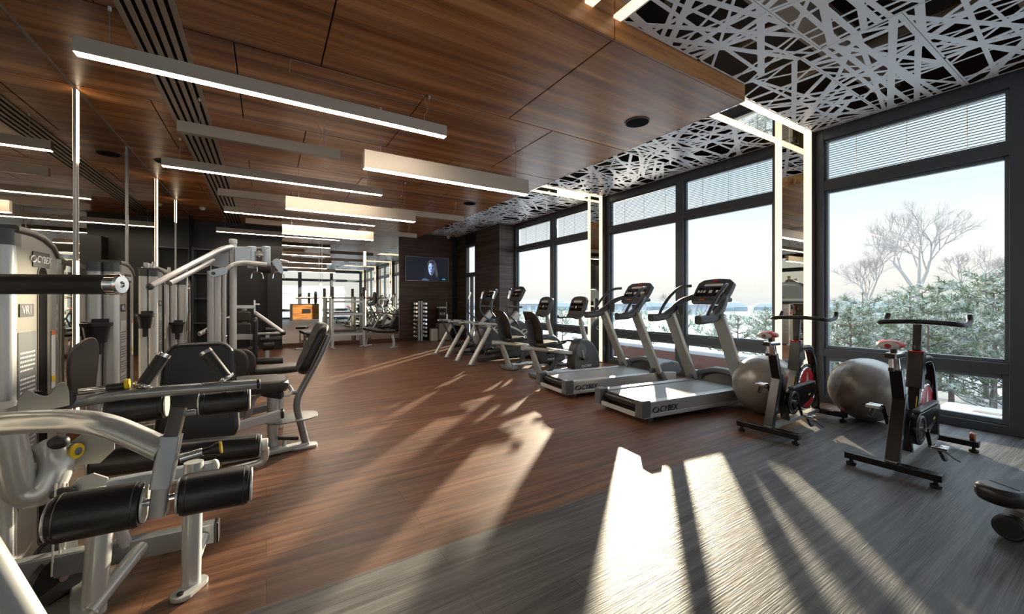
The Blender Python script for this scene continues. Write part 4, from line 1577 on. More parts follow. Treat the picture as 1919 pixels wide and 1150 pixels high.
def tower(t, x0, x1, y0, y1, zt, cup=None, first=False, col_w=.20, logo_back=True):
    """Weight-stack tower: shroud facing +x, ribbed aluminium columns facing -y."""
    cy = (y0 + y1) / 2
    L = y1 - y0
    # arched shroud, in (y, z)
    poly = [(y0, .03), (y1, .03), (y1, zt - .085), (y1 - L * .12, zt - .045), (cy + L * .1, zt - .012), (cy - L * .15, zt), (y0, zt)]
    g = G()
    g.prism(poly, basis((x1 - .012, 0, 0), (0, 1, 0), (0, 0, 1)), .024, .003)
    sh = g.done('side_shroud', 'shroud', t, True)
    g = G()
    g.prism(poly, basis((x0 + .012, 0, 0), (0, 1, 0), (0, 0, 1)), .024, .003)
    sb_ = g.done('side_shroud', 'shroud', t, True)
    g = G()
    g.bb((x0 + .024, y1 - .03, .03), (x1 - .024, y1, zt - .09))
    g.done('back_panel', 'shroud', t, True)
    # arched brown cap
    path = [V((x0 + x1) / 2, y, z) for y, z in ((y0 - .005, zt + .004), (cy - L * .15, zt + .006), (cy + L * .1, zt - .004), (y1 - L * .12, zt - .036), (y1 + .006, zt - .082))]
    g = G()
    g.sweep(path, rrect(x1 - x0 + .02, .035, .012, 3), (0, 0, 1))
    g.done('top_cap', 'capbrown', t, True)
    # aluminium columns
    n = max(2, int(round((x1 - x0) / .1)))
    w = (x1 - x0) / n
    for i in range(n):
        a = x0 + w * i
        g = G()
        g.sweep([(a + w / 2, y0 + .01, .0), (a + w / 2, y0 + .01, zt - .07)], rrect(w - .002, .11, .03, 4), (0, 1, 0))
        c = g.done('column_profile', 'alu', t, True)
        g = G()
        g.sweep([(a + w / 2, y0 + .008, zt - .07), (a + w / 2, y0 + .008, zt + .0)], rrect(w + .002, .118, .032, 4), (0, 1, 0))
        g.done('column_cap', 'greyp', c, True)
    # weight stack slot
    m = basis((x1 + .0008, 0, 0), (0, 1, 0), (0, 0, 1))
    ya, yb = y0 + L * .46, y0 + L * .72
    g = G()
    g.prism([(cy_ + (yb - ya) / 2 * math.cos(a) + 0, z_ + (yb - ya) / 2 * math.sin(a)) for cy_, z_, a in [((ya + yb) / 2, zt - .19, math.pi * k / 10) for k in range(11)] + [((ya + yb) / 2, .14, math.pi + math.pi * k / 10) for k in range(11)]], m, .0035, .001, 1)
    s = g.done('slot_rim', 'capbrown', sh, True)
    g = G()
    q = (yb - ya) / 2 - .012
    g.prism([(cy_ + q * math.cos(a), z_ + q * math.sin(a)) for cy_, z_, a in [((ya + yb) / 2, zt - .19, math.pi * k / 10) for k in range(11)] + [((ya + yb) / 2, .14, math.pi + math.pi * k / 10) for k in range(11)]], m @ Matrix.Translation((0, 0, .0012)), .0035)
    g.done('stack_slot', 'black_gap', sh, True)
    mm = m @ Matrix.Translation((0, 0, .0015))
    # badge, model plate, instructions, warning strip
    g = G()
    g.prism(rrect(L * .42, .075, .006), mm @ Matrix.Translation((y0 + L * .55, zt - .115, 0)), .003)
    bd = g.done('badge', 'ink_black', sh, True)
    logo(bd, mm @ Matrix.Translation((y0 + L * .61, zt - .115, .002)), .048 if first else .042, 'ink_white', True)
    g = G()
    g.prism(rrect(L * .32, .06, .005), mm @ Matrix.Translation((y0 + L * .20, zt - .36, 0)), .003)
    vp = g.done('model_plate', 'ink_black', sh, True)
    g = G()
    g.add(text_mesh('VR1', .055), mm @ Matrix.Translation((y0 + L * .20, zt - .36, .002)))
    g.done('lettering', 'ink_white', vp, True)
    g = G()
    g.prism(rrect(L * .40, .80, .004), mm @ Matrix.Translation((y0 + L * .22, zt - .86, -.0005)), .0015)
    ip = g.done('instruction_panel', 'silver_dk' if first else 'silver', sh, True)
    g = G()
    text_lines(g, mm @ Matrix.Translation((y0 + L * .22, zt - .56, .001)), L * .34, 34, .020, 3)
    g.done('print', 'ink_white' if first else 'ink_grey', ip, True)
    g = G()
    g.prism(rrect(L * .11, .30, .003), mm @ Matrix.Translation((y0 + L * .87, zt - .62, 0)), .002)
    wp = g.done('warning_label', 'ink_white', sh, True)
    g = G()
    g.prism(rrect(L * .11, .022, .002), mm @ Matrix.Translation((y0 + L * .87, zt - .482, .0012)), .002)
    g.done('orange_band', 'orange', wp, True)
    g = G()
    g.prism(rrect(L * .11, .03, .002), mm @ Matrix.Translation((y0 + L * .87, zt - .72, .0012)), .002)
    g.done('yellow_band', 'yellow', wp, True)
    # large print on the wall side
    logo(sb_, basis((x0 - .0012, cy, .98), (0, -1, 0), (0, 0, 1)), .09, 'ink_black', True, False)
    g = G()
    swoosh(g, basis((x0 - .0012, cy, 1.10), (0, -1, 0), (0, 0, 1)), .055)
    g.done('ring_mark', 'ink_black', sb_, True)
    # bottle holder on the front columns
    if cup is not None:
        cx, cz = cup
        o = V(cx, y0 - .045 - .09, cz)
        g = G()
        g.lathe(o + V(0, 0, -.16), (0, 0, 1), [(.058, 0), (.076, .12), (.090, .125), (.092, .15), (.078, .152), (.056, .02)], 24)
        k = g.done('bottle_holder', 'blackp', t, True)
        G().bb((cx - .05, y0 - .06, cz - .12), (cx + .05, y0 - .044, cz + .02), .006).done('holder_bracket', 'blackp', k, True)
        g = G()
        g.sweep([o + V(0, .02, -.16), o + V(.0, .02, -.25)], rrect(.05, .035, .01, 3), (0, 1, 0))
        g.done('drain_spout', 'blackp', k, True)

def pulley(t, c, ax, R, w=.022, m='blackp', plates=True):
    c, ax = Vector(c), Vector(ax).normalized()
    p = G().lathe(c - ax * w / 2, ax, [(R, 0), (R * .9, w * .3), (R * .9, w * .7), (R, w)], 28).done('pulley', m, t, True)
    G().cyl(c - ax * (w * .9), c + ax * (w * .9), R * .18, 14).done('axle', 'chrome', p, True)
    return p

# --- A: nearest machine, roller arm
t = T('leg_curl_machine', 'nearest silver leg curl machine with black roller pads, lower left', 'gym machine', (-.75, 2.6, 0), 0, 'silver selectorised strength machines')
tower(t, -1.27, -.95, 2.676, 3.08, 1.615, None, True)
yR, zR = 1.97, .555
pr0, pr1 = onY(98, 973, yR), onY(268, 943, yR)
roller(t, pr0, pr1, .079)
q0, q1 = onY(338, 928, yR), onY(468, 906, yR)
roller(t, q0, q1, .076)
tb(t, 'roller_axle', [pr1 - V(.03, 0, 0), q0 + V(.03, 0, 0)], .014, 'chrome')
# adjuster: brown inner bar through a silver collar
b0, b1, b2, b3 = onY(297, 962, yR), onY(304, 905, yR - .0), onY(322, 815, yR + .02), onY(336, 763, yR + .05)
rtb(t, 'arm_bar', [b0, b1 + V(.002, 0, .02)], .052, .075, 'silver_dk', (0, 1, 0))
rtb(t, 'adjuster_collar', [b1 - V(.002, 0, .01), b2], .062, .088, 'silver_dk', (0, 1, 0))
ib = rtb(t, 'inner_bar', [b2 - V(.004, 0, .03), b3], .046, .07, 'capbrown', (0, 1, 0))
for k in range(3):
    p = b2.lerp(b3, .3 + .2 * k) + V(.0, -.0235, 0)
    G().cyl(p, p - V(0, .002, 0), .006, 10).done('pin_hole', 'black_gap', ib, True)
p = onY(318, 862, yR)
kn = G().cyl(p + V(.03, 0, .0), p + V(.10, .0, .012), .017, 16, .002).done('pull_pin', 'chrome', t, True)
G().lathe(p + V(.10, 0, .012), (1, 0, .12), [(.014, 0), (.014, .02), (.024, .045), (.026, .055)], 18).done('pin_knob', 'blackp', kn, True)
G().cyl(p + V(.155, 0, .0186), p + V(.161, 0, .0193), .024, 18).done('yellow_disc', 'yellow', kn, True)
p = onY(336, 775, yR + .05)
G().cyl(p, p + V(.05, 0, 0), .012, 14).done('stop_pin', 'silver_dk', t, True)
# sweeping main tube
mt = curve2([onY(308, 843, yR + .005), onY(262, 822, 2.02), DP(203, 799, 1.50), DP(140, 789, 1.52), DP(60, 790, 1.52), DP(-10, 795, 1.52), DP(-110, 800, 1.56)], 5)
tb(t, 'sweep_arm', mt, .043, 'silver', 22)
# lever bent tube with pivot
lv = fil([DP(95, 832, 1.83), DP(112, 868, 1.80), DP(84, 925, 1.76), DP(38, 926, 1.72), DP(12, 815, 1.66), DP(2, 760, 1.64)], .09, 6)
tb(t, 'lever_tube', lv, .056, 'silver', 20)
pv = DP(140, 845, 1.84)
G().cyl(DP(60, 853, 1.86), pv, .036, 22).done('pivot_shaft', 'silver_dk', t, True)
G().cyl(pv, pv + V(.012, -.006, 0), .034, 22, .002).done('pivot_cap', 'yellow', t, True)
G().cyl(pv + V(.012, -.006, 0), pv + V(.015, -.0075, 0), .018, 18).done('pivot_bolt', 'chrome', t, True)
g = G()
g.prism([(-.09, -.06), (.05, -.075), (.10, -.02), (.10, .06), (.05, .10), (.0, .09), (-.07, .02)], basis(DP(160, 842, 1.90), (1, .08, 0), (0, 0, 1)), .012, .002)
g.done('cam_plate', 'shroud', t, True)
p = DP(110, 828, 1.74)
G().ell(p, (.035, .03, .03)).done('stop_bumper', 'rubber', t, True)
# lower bracket with black knob
g = G()
g.prism([(-.10, -.03), (.07, -.055), (.075, .02), (.03, .055), (-.02, .045), (-.06, .0)], basis(DP(160, 912, 1.80), (1, .05, .05), (0, 0, 1)), .012, .002)
g.done('knob_plate', 'silver', t, True)
G().ell(DP(120, 924, 1.74), (.045, .03, .026)).done('adjust_knob', 'rubber', t, True)
# base
rtb(t, 'base_beam', [V(-.98, 2.50, .17), V(-.215, 2.44, .17)], .06, .095, 'silver_dk')
G().box((-.208, 2.44, .17), (.02, .064, .10), None, .008).done('beam_end_cap', 'blackp', t, True)
tb(t, 'front_leg', [V(-.293, 2.31, .02), V(-.285, 2.33, .56)], .037, 'silver')
g = G()
g.prism(rrect(.16, .085, .04, 6), basis((-.293, 2.28, .012), (.55, .83, 0), (-.83, .55, 0)), .022, .005)
ft = g.done('front_foot', 'silver', t, True)
G().cyl((-.32, 2.235, .023), (-.32, 2.235, .030), .013, 12).done('foot_bolt', 'blackp', ft, True)
tb(t, 'leg_brace', [V(-.255, 2.42, .17), V(-.283, 2.335, .10)], .022, 'silver')
tb(t, 'inner_leg', [V(-.615, 2.33, .0), V(-.59, 2.36, .50)], .042, 'silver')
tb(t, 'inner_brace', [V(-.615, 2.30, .03), V(-.475, 2.46, .19)], .030, 'silver')
tb(t, 'inner_strut', [V(-.585, 2.37, .46), V(-.54, 2.45, .20)], .022, 'silver')
rtb(t, 'floor_rail', [V(-.62, 2.25, .02), V(-.75, 2.70, .02)], .08, .04, 'silver')
rtb(t, 'seat_rail', [onY(203, 909, 2.36), onY(398, 873, 2.36)], .045, .05, 'bluegrey')
p = onY(402, 872, 2.36)
G().ell(p, (.02, .024, .03)).done('rail_bumper', 'white', t, True)
# plates and pulleys beside the tower foot
for (px, py, d, R) in ((66, 752, 1.76, .045), (116, 748, 1.86, .045)):
    pulley(t, DP(px, py, d), (.5, -.86, 0), R)
g = G()
mp_ = curve2([V(-.20, -.07, 0), V(-.185, .05, 0), (-.13, .105, 0), (-.07, .06, 0), (0, .035, 0), (.05, .09, 0), (.105, .115, 0), (.14, .05, 0), (.145, -.07, 0)], 4)
g.prism([(q.x * .5, q.y * .58) for q in mp_], basis(DP(90, 750, 1.70), (.62, .78, .02), (0, 0, 1)), .008, .001, 1)
g.done('pulley_cover', 'shroud', t, True)
G().cyl(DP(66, 759, 1.98), DP(132, 755, 2.06), .042, 20).done('cross_sleeve', 'silver_dk', t, True)
G().ell(DP(34, 764, 1.92), (.05, .04, .04)).done('latch_knob', 'rubber', t, True)
for k, (px, py, d, R) in enumerate(((110, 1080, 1.72, .10), (130, 1072, 1.80, .10), (98, 1040, 1.78, .07))):
    pulley(t, DP(px, py, d), (.8, -.6, 0), R, .03)
for px, d in ((97, 1.66), (110, 1.70), (118, 1.74)):
    tb(t, 'cable', [DP(px + 8, 905, d + .05), DP(px, 1080, d)], .004, 'wire', 8)
G().box(V(-.78, 2.47, .012), (.34, .34, .02), None, .004).done('base_plate', 'shroud', t, True)
g = G()
g.prism(rrect(.06, .24, .03), basis(DP(128, 1000, 1.78), (.7, .7, 0), (0, 0, 1)), .01, .002)
g.done('pulley_bracket', 'silver', t, True)

# --- Z: machine mostly outside the left edge: padded bar and a floor strut
t = T('press_machine', 'machine cut off by the left edge, with long black padded bar and chrome end', 'gym machine', (-.85, 1.35, 0))
a, b = DP(-260, 531, 1.22), DP(207, 533, 1.31)
bar = tb(t, 'padded_bar', [a, b], .0325, 'rubber', 22)
d = (b - a).normalized()
G().lathe(b - d * .002, d, [(.0325, 0), (.0335, .002), (.0335, .03), (.028, .036), (.011, .0362), (.010, .030)], 24).done('bar_end', 'chrome', bar, True)
tb(t, 'floor_strut', [DP(-140, 850, 1.02), DP(-40, 1030, .96), DP(90, 1250, .90)], .036, 'silver', 20)
e = DP(-140, 850, 1.02)
tb(t, 'side_post', [V(e.x - .05, e.y + .05, 0), V(a.x, a.y + .0, a.z)], .035, 'silver', 18)
s_ = DP(90, 1250, .90)
tb(t, 'floor_tube', [V(s_.x, s_.y, .036), V(e.x - .05, e.y + .05, .036)], .034, 'silver', 16)
tb(t, 'strut_foot', [DP(90, 1250, .90), V(s_.x, s_.y, .036)], .036, 'silver', 18)

# --- B: thigh-pad machine with big backrest
t = T('leg_extension_machine', 'silver machine with wide black backrest, two angled grips and lap rollers', 'gym machine', (-.6, 3.6, 0), 0, 'silver selectorised strength machines')
tower(t, -1.19, -1.0, 4.37, 4.75, 1.60, (-1.10, 1.14))
yT = 2.81
tl = [onY(-6, 775, 2.90), onY(60, 760, 2.87), onY(133, 755, 2.85), onY(219, 740, yT), onY(350, 729, yT), onY(482, 719, yT)]
tb(t, 'lap_tube', tl, .029, 'silver_dk', 20, .08)
G().cyl(tl[-1] - V(.004, 0, 0), tl[-1] + V(.016, 0, 0), .031, 22, .004).done('tube_end_cap', 'blackp', t, True)
grip(t, onY(268, 722, yT), onY(305, 668, yT + .04), .031)
grip(t, onY(424, 708, yT), onY(388, 662, yT + .04), .031)
roller(t, onY(202, 768, 2.87), onY(310, 756, 2.87), .082)
roller(t, onY(376, 756, 2.87), onY(466, 747, 2.87), .073)
for px, py in ((255, 745), (420, 735)):
    p = onY(px, py, 2.84)
    tb(t, 'pad_bracket', [p + V(0, 0, .02), p - V(0, -.02, .10)], .012, 'silver')
p = onY(200, 733, yT)
k = G().cyl(p + V(-.10, 0, .012), p + V(.0, 0, .018), .014, 14).done('release_pin', 'chrome', t, True)
G().cyl(p + V(.0, 0, .018), p + V(.075, 0, .022), .018, 14).done('pin_handle', 'blackp', k, True)
G().cyl(p + V(.07, 0, .03), p + V(.085, 0, .03), .026, 18).done('yellow_disc', 'yellow', k, True)
# upright padded side wing near the tower
g = G()
g.prism([(p.x, p.y) for p in curve2([V(-.06, -.17, 0), V(-.07, .02, 0), V(-.05, .13, 0), V(.03, .19, 0), V(.06, .12, 0), V(.05, -.05, 0), V(.04, -.17, 0)], 4)], basis(DP(158, 693, 2.35), (.85, .52, 0), (0, 0, 1)), .05, .012)
g.done('cam_housing', 'capbrown', t, True)
# long floor-level pad and frame
A, Bp = onY(172, 868, 2.9), onY(486, 834, 2.9)
roller(t, A, Bp, .073, 'foot_roller')
dd = (Bp - A).normalized()
G().cyl(Bp + dd * .01, Bp + dd * .045, .038, 24, .004).done('roller_hub', 'white', t, True)
tb(t, 'hub_tube', fil([Bp + dd * .03 + V(0, .03, -.03), Bp + dd * .03 + V(0, .05, -.12), Bp + V(-.22, .06, -.15), A + V(-.05, .08, -.17)], .07), .022, 'silver', 16)
G().cyl(Bp + V(-.14, .055, -.15), Bp + V(-.11, .055, -.15), .026, 14).done('bushing', 'blackp', t, True)
# backrest
c = onY(374, 736, 3.45)
m = basis(c, (1, .02, 0), (0, .16, 1))
g = G()
bp = [(x * (1 - .20 * max(y, 0) / .35), y) for x, y in rrect(.46, .69, .10, 8)]
g.prism(bp, m, .085, .032, 4)
bk = g.done('backrest', 'vinyl', t, True)
for s in (-1, 1):
    g = G()
    g.tube([m @ V(s * .165, -.33, .044), m @ V(s * .18, -.05, .046), m @ V(s * .145, .32, .044)], .0022, 6)
    g.done('seam', 'blackp', bk, True)
for px, py, yy in ((436, 690, 4.72), (452, 688, 4.98)):
    q = onY(px, py, yy)
    arch = [(-.13, -.19), (.13, -.19)] + [(.13 * math.cos(math.radians(k)), .06 + .13 * math.sin(math.radians(k))) for k in range(0, 181, 15)]
    g = G()
    g.prism(arch, basis(q, (1, 0, 0), (0, .1, 1)), .07, .025, 3)
    g.done('hip_pad', 'vinyl_br', t, True)
    tb(t, 'pad_post', [V(q.x, yy + .06, .3), V(q.x, yy + .06, q.z)], .025, 'silver')
tb(t, 'back_post', [c + V(0, .09, -.62), c + V(0, .10, .1)], .04, 'alu')
G().box(V(c.x, c.y + .09, .02), (.12, .5, .04), None, .01).done('post_foot', 'silver', t, True)
rtb(t, 'frame_beam', [V(-1.0, 3.9, .30), onY(350, 826, 3.55), onY(525, 776, 3.75)], .05, .07, 'silver')
p = onY(527, 775, 3.75)
G().cyl(p - V(.002, 0, 0), p + V(.02, 0, 0), .04, 16, .004).done('beam_end_cap', 'blackp', t, True)
rtb(t, 'frame_beam', [onY(449, 776, 4.2), onY(522, 758, 4.2)], .045, .06, 'silver_dk')
rtb(t, 'frame_beam', [V(-1.05, 4.3, .26), onY(449, 778, 4.2)], .045, .06, 'silver_dk')
tb(t, 'back_link', [onY(305, 770, 3.6), onY(290, 845, 3.6)], .03, 'alu')
G().box(V(-.7, 3.9, .025), (.10, 1.0, .05), None, .01).done('floor_beam', 'silver', t, True)

# --- C: seat with tilted backrest on a bent post
t = T('seated_press_machine', 'silver machine with tall tilted black backrest on bent floor post', 'gym machine', (.1, 4.0, 0), 0, 'silver selectorised strength machines')
tower(t, -1.16, -1.0, 5.70, 6.08, 1.63, (-1.08, 1.17))
yC = 3.98
tb(t, 'bent_post', fil([onY(574, 834, yC), onY(553, 752, yC), onY(600, 665, yC), onY(616, 628, yC)], .10, 6), .030, 'silver_dk', 18)
p = onY(574, 836, yC)
g = G()
g.prism(rrect(.22, .12, .05, 6), basis((p.x - .02, yC, .013), (1, 0, 0), (0, 1, 0)), .026, .006)
g.done('post_foot', 'silver', t, True)
a, b = onY(577, 690, yC), onY(611, 617, yC)
u = (b - a).normalized()
nrm = V(-u.z, 0, u.x)
g = G()
L = (b - a).length
g.prism(rrect(.42, L + .10, .11, 6), basis((a + b) / 2 + nrm * .045, (0, 1, 0), u), .085, .034, 4)
g.done('backrest', 'vinyl', t, True)
# seat
sc_ = onY(513, 720, yC)
g = G()
g.prism(rrect(.42, .44, .12, 6), basis(sc_ + V(-.10, .02, .01), (1, 0, -.03), (0, 1, 0)), .10, .036, 4)
g.done('seat', 'vinyl_br', t, True)
roller(t, onY(492, 735, yC - .12), onY(530, 741, yC - .16), .032, 'grip_roller', 'rubber', False)
tb(t, 'side_handle', fil([onY(530, 741, yC - .16), onY(541, 740, yC - .12), onY(548, 733, yC - .02), onY(541, 722, yC)], .03), .014, 'silver')
tb(t, 'seat_link', [onY(541, 736, yC), onY(562, 735, yC)], .016, 'silver_dk')
tb(t, 'seat_post', [V(.045, 4.02, .02), V(.045, 4.02, .52)], .043, 'silver', 20)
for z_, rr in ((.30, .085), (.27, .082)):
    G().cyl(V(.045, 4.02, z_ - .012), V(.045, 4.02, z_ + .012), rr, 28, .004).done('swivel_collar', 'silver', t, True)
g = G()
g.prism(rrect(.40, .30, .12, 6), basis((.20, 4.05, .26), (1, 0, .05), (0, 1, 0)), .012, .004)
g.done('foot_plate', 'silver_dk', t, True)
rtb(t, 'floor_beam', [V(.30, 3.98, .03), V(.0, 3.92, .03), V(-.30, 3.9, .03)], .08, .04, 'silver', (0, 0, 1))
G().box(V(.16, 3.97, .11), (.16, .05, .03), Matrix.Rotation(.2, 3, 'Y'), .008).done('pedal', 'blackp', t, True)
tb(t, 'pedal_post', [V(.13, 3.97, .04), V(.13, 3.97, .11)], .014, 'silver')
tb(t, 'bent_strut', fil([onY(458, 800, 4.15), onY(476, 740, 4.1), onY(500, 733, 4.05)], .1), .028, 'silver', 16)
rtb(t, 'floor_beam', [V(-1.05, 5.6, .04), V(-.1, 4.1, .04)], .07, .05, 'silver')
# flat seat behind
s2 = onY(519, 691, 4.75)
g = G()
g.prism(rrect(.40, .30, .06, 5), basis(s2, (1, 0, .02), (0, 1, 0)), .07, .03, 3)
g.done('flat_seat', 'vinyl_br', t, True)
tb(t, 'flat_seat_post', [V(s2.x + .03, 4.75, 0), V(s2.x + .03, 4.75, s2.z - .02)], .03, 'alu')

# --- D: far tower with bottle holder
t = T('weight_stack_tower', 'farthest slim weight tower with bottle holder, beside the dark niche', 'gym machine', (-1.1, 7.6, 0), 0, 'silver selectorised strength machines')
tower(t, -1.27, -1.0, 7.45, 7.85, 1.60, (-1.08, 1.0))
for px in (266, 350):
    tb(t, 'guide_rod', [onY(px, 640, 7.4), onY(px, 500, 7.4)], .012, 'chrome', 10)
t2 = onY(250, 482, 7.9)
rtb(t, 'pulley_beam', [V(-1.2, 7.6, 1.70), V(-1.2, 6.2, 1.72)], .04, .05, 'silver')
for yy in (6.4, 7.3):
    pulley(t, V(-1.165, yy, 1.70), (1, 0, 0), .07, .02, 'alu')
tb(t, 'beam_post', [V(-1.2, 7.6, 1.55), V(-1.2, 7.6, 1.72)], .025, 'silver')
tb(t, 'beam_post', [V(-1.2, 6.25, .0), V(-1.2, 6.25, 1.72)], .025, 'silver')

# --- E: overhead press / pulldown machine with tall post and long arms
t = T('pulldown_machine', 'tall silver pulldown machine with long sloping arms and pulleys on top', 'gym machine', (-.5, 6.4, 0), 0, 'silver selectorised strength machines')
yE = 6.45
def e(px, py, y=yE):
    return onY(px, py, y)
p = e(437, 455)
tb(t, 'main_post', [V(p.x, yE, 0), V(p.x, yE, p.z)], .040, 'alu', 20)
G().cyl(V(p.x, yE, p.z - .01), V(p.x, yE, p.z + .05), .046, 22, .006).done('post_cap', 'silver', t, True)
tb(t, 'long_arm', fil([e(434, 462, 6.42), e(415, 466, 6.3), e(281, 536, 5.2)], .15), .031, 'silver', 18)
tb(t, 'long_arm', [e(402, 487, 6.5), e(318, 531, 5.9)], .030, 'silver', 18)
G().ell(e(281, 537, 5.2), (.033, .033, .033)).done('arm_end', 'greyp', t, True)
g = G()
g.prism([(-.24, -.05), (.02, -.12), (.12, -.10), (.12, .14), (-.10, .04)], basis(e(408, 484, 6.48), (1, 0, 0), (0, 0, 1)), .03, .003)
g.done('gusset_plate', 'silver_dk', t, True)
G().bb(e(441, 494) - V(0, .10, 0), e(470, 466) + V(0, .10, 0), .006).done('cable_box', 'bluegrey', t, True)
for px in (472, 499):
    q = e(px, 478)
    G().cyl(V(q.x, yE - .02, e(px, 503).z), V(q.x, yE - .02, e(px, 462).z), .052, 24, .006).done('swivel_drum', 'bluegrey', t, True)
tb(t, 'drum_link', [e(441, 463), e(505, 465)], .012, 'silver', 10)
tb(t, 'drum_link', [e(441, 497), e(505, 493)], .012, 'silver', 10)
pulley(t, e(486, 476), (0, 0, 1), .085, .05, 'alu')
tb(t, 'bent_arm', fil([e(418, 507, 6.2), e(446, 491, 6.25), e(500, 496, 6.3)], .15), .030, 'silver', 18)
g = G()
m = basis(e(409, 510, 6.18), (1, 0, .33), (-.33, 0, 1))
g.prism(rrect(.20, .095, .047, 6), m, .03, .006)
ep = g.done('end_plate', 'bluegrey', t, True)
G().cyl(m @ V(-.05, 0, .014), m @ V(-.05, 0, .022), .022, 16).done('plate_bolt', 'greyp', ep, True)
rtb(t, 'pulley_rail', [e(470, 490, 6.4), e(537, 491, 6.5)], .06, .02, 'silver')
tb(t, 'rail_pin', [e(525, 487, 6.45), e(540, 490, 6.5)], .012, 'chrome')
pulley(t, e(519, 492, 6.38), (0, 1, 0), .055, .03, 'alu')
g = G()
g.prism([(-.06, .05), (.0, .07), (.06, .0), (.07, -.10), (.04, -.12), (-.02, -.04)], basis(e(520, 496, 6.33), (1, 0, 0), (0, 0, 1)), .012, .002)
g.done('pulley_plate', 'bluegrey', t, True)
roller(t, e(484, 505, 6.4), e(508, 503, 6.4), .065, 'stop_pad', 'rubber', False)
for px, py in ((482, 512), (522, 512)):
    q = e(px, py, 6.35)
    tb(t, 'stirrup_handle', fil([q + V(-.07, 0, -.07), q + V(-.055, 0, .02), q + V(.055, 0, .02), q + V(.07, 0, -.07)], .04), .008, 'chrome', 10)
    tb(t, 'handle_link', [q + V(0, 0, .02), q + V(0, 0, .10)], .006, 'chrome', 8)
q = e(400, 515)
for px in (396, 407):
    q = e(px, 508, 6.55)
    g = G()
    g.sweep([V(q.x, 6.55, 0), V(q.x, 6.55, q.z)], rrect(.085, .12, .03, 4), (0, 1, 0))
    g.done('column_profile', 'alu', t, True)
q = e(420, 510, 6.6)
tb(t, 'guide_rod', [V(q.x, 6.6, 0), V(q.x, 6.6, q.z)], .025, 'alu')
tb(t, 'guide_rod', [V(e(395, 480, 6.5).x, 6.5, 1.0), e(395, 480, 6.5)], .006, 'wire', 8)
g = G()
g.bb((p.x - .35, yE - .3, 0), (p.x + .25, yE + .35, .05), .012)
g.done('base_plate', 'silver', t, True)

# --- F: seated machine in front of the dark niche
t = T('chest_press_machine', 'brown-black padded seated press machine in front of the dark niche', 'gym machine', (-.1, 7.9, 0), 0, 'silver selectorised strength machines')
yF_ = 7.9
def f(px, py, y=yF_):
    return onY(px, py, y)
for z0, z1 in ((692, 662), (657, 604), (603, 582)):
    lo, hi = f(443, z0), f(470, z1)
    g = G()
    g.prism(rrect(hi.x - lo.x, hi.z - lo.z, .04, 4), basis((lo + hi) / 2, (1, 0, 0), (0, 0, 1)), .10, .03, 3)
    g.done('back_pad', 'vinyl_br', t, True)
lo, hi = f(474, 672, 7.6), f(483, 594, 7.6)
g = G()
g.prism(rrect(.36, hi.z - lo.z, .09, 5), basis((lo + hi) / 2, (0, 1, 0), (0, 0, 1)), hi.x - lo.x, .03, 3)
g.done('side_pad', 'vinyl', t, True)
rtb(t, 'cross_bar', [f(424, 631, 7.8), f(474, 631, 7.8)], .06, .09, 'silver')
q = f(431, 640)
rtb(t, 'top_bar', [f(437, 575), f(478, 575)], .08, .055, 'silver')
tb(t, 'back_post', [V(f(458, 600, 8.0).x, 8.0, 0), f(458, 575, 8.0)], .035, 'silver')
tb(t, 'adjust_pin', [f(477, 590), f(477, 562)], .016, 'chrome')
tb(t, 'adjust_lever', [f(477, 570), f(487, 570)], .014, 'chrome')
tb(t, 'press_arm', [f(478, 586), f(531, 623, 7.6)], .032, 'silver', 16)
tb(t, 'press_arm', [f(440, 590), f(373, 626, 7.4)], .032, 'silver', 16)
G().ell(f(531, 624, 7.6), (.04, .035, .035)).done('arm_end', 'blackp', t, True)
rtb(t, 'cross_bar', [f(483, 625), f(531, 623)], .04, .035, 'silver')
roller(t, f(497, 617, 7.6), f(516, 618, 7.6), .032, 'grip_roller', 'rubber', False)
roller(t, f(385, 620, 7.4), f(412, 618, 7.4), .024, 'grip_roller', 'rubber', False)
grip(t, f(421, 630, 7.5), f(411, 588, 7.5), .042)
tb(t, 'grip_rod', [f(430, 640, 7.5), f(426, 596, 7.5)], .03, 'rubber', 14)
q = f(501, 690)
rtb(t, 'knee_post', [V(q.x, yF_, .0), V(q.x, yF_, f(501, 628).z)], .06, .06, 'bluegrey', (0, 1, 0))
G().bb((q.x - .033, yF_ - .034, f(501, 655).z), (q.x + .033, yF_ - .031, f(501, 648).z)).done('yellow_tag', 'yellow', t, True)
for py, a0, b0, rr in ((635, 487, 529, .045), (646, 492, 514, .085), (675, 476, 530, .06)):
    roller(t, f(a0, py + 2), f(b0, py), rr, 'knee_roller', 'vinyl', py == 675)
rtb(t, 'floor_beam', [V(-.5, 7.95, .03), V(q.x + .1, yF_, .03)], .08, .05, 'silver')
g = G()
g.prism(rrect(.40, .36, .08, 5), basis((q.x - .32, 7.75, .50), (1, 0, 0), (0, 1, 0)), .08, .03, 3)
g.done('seat', 'vinyl_br', t, True)
tb(t, 'seat_post', [V(q.x - .32, 7.75, .03), V(q.x - .32, 7.75, .47)], .035, 'silver')

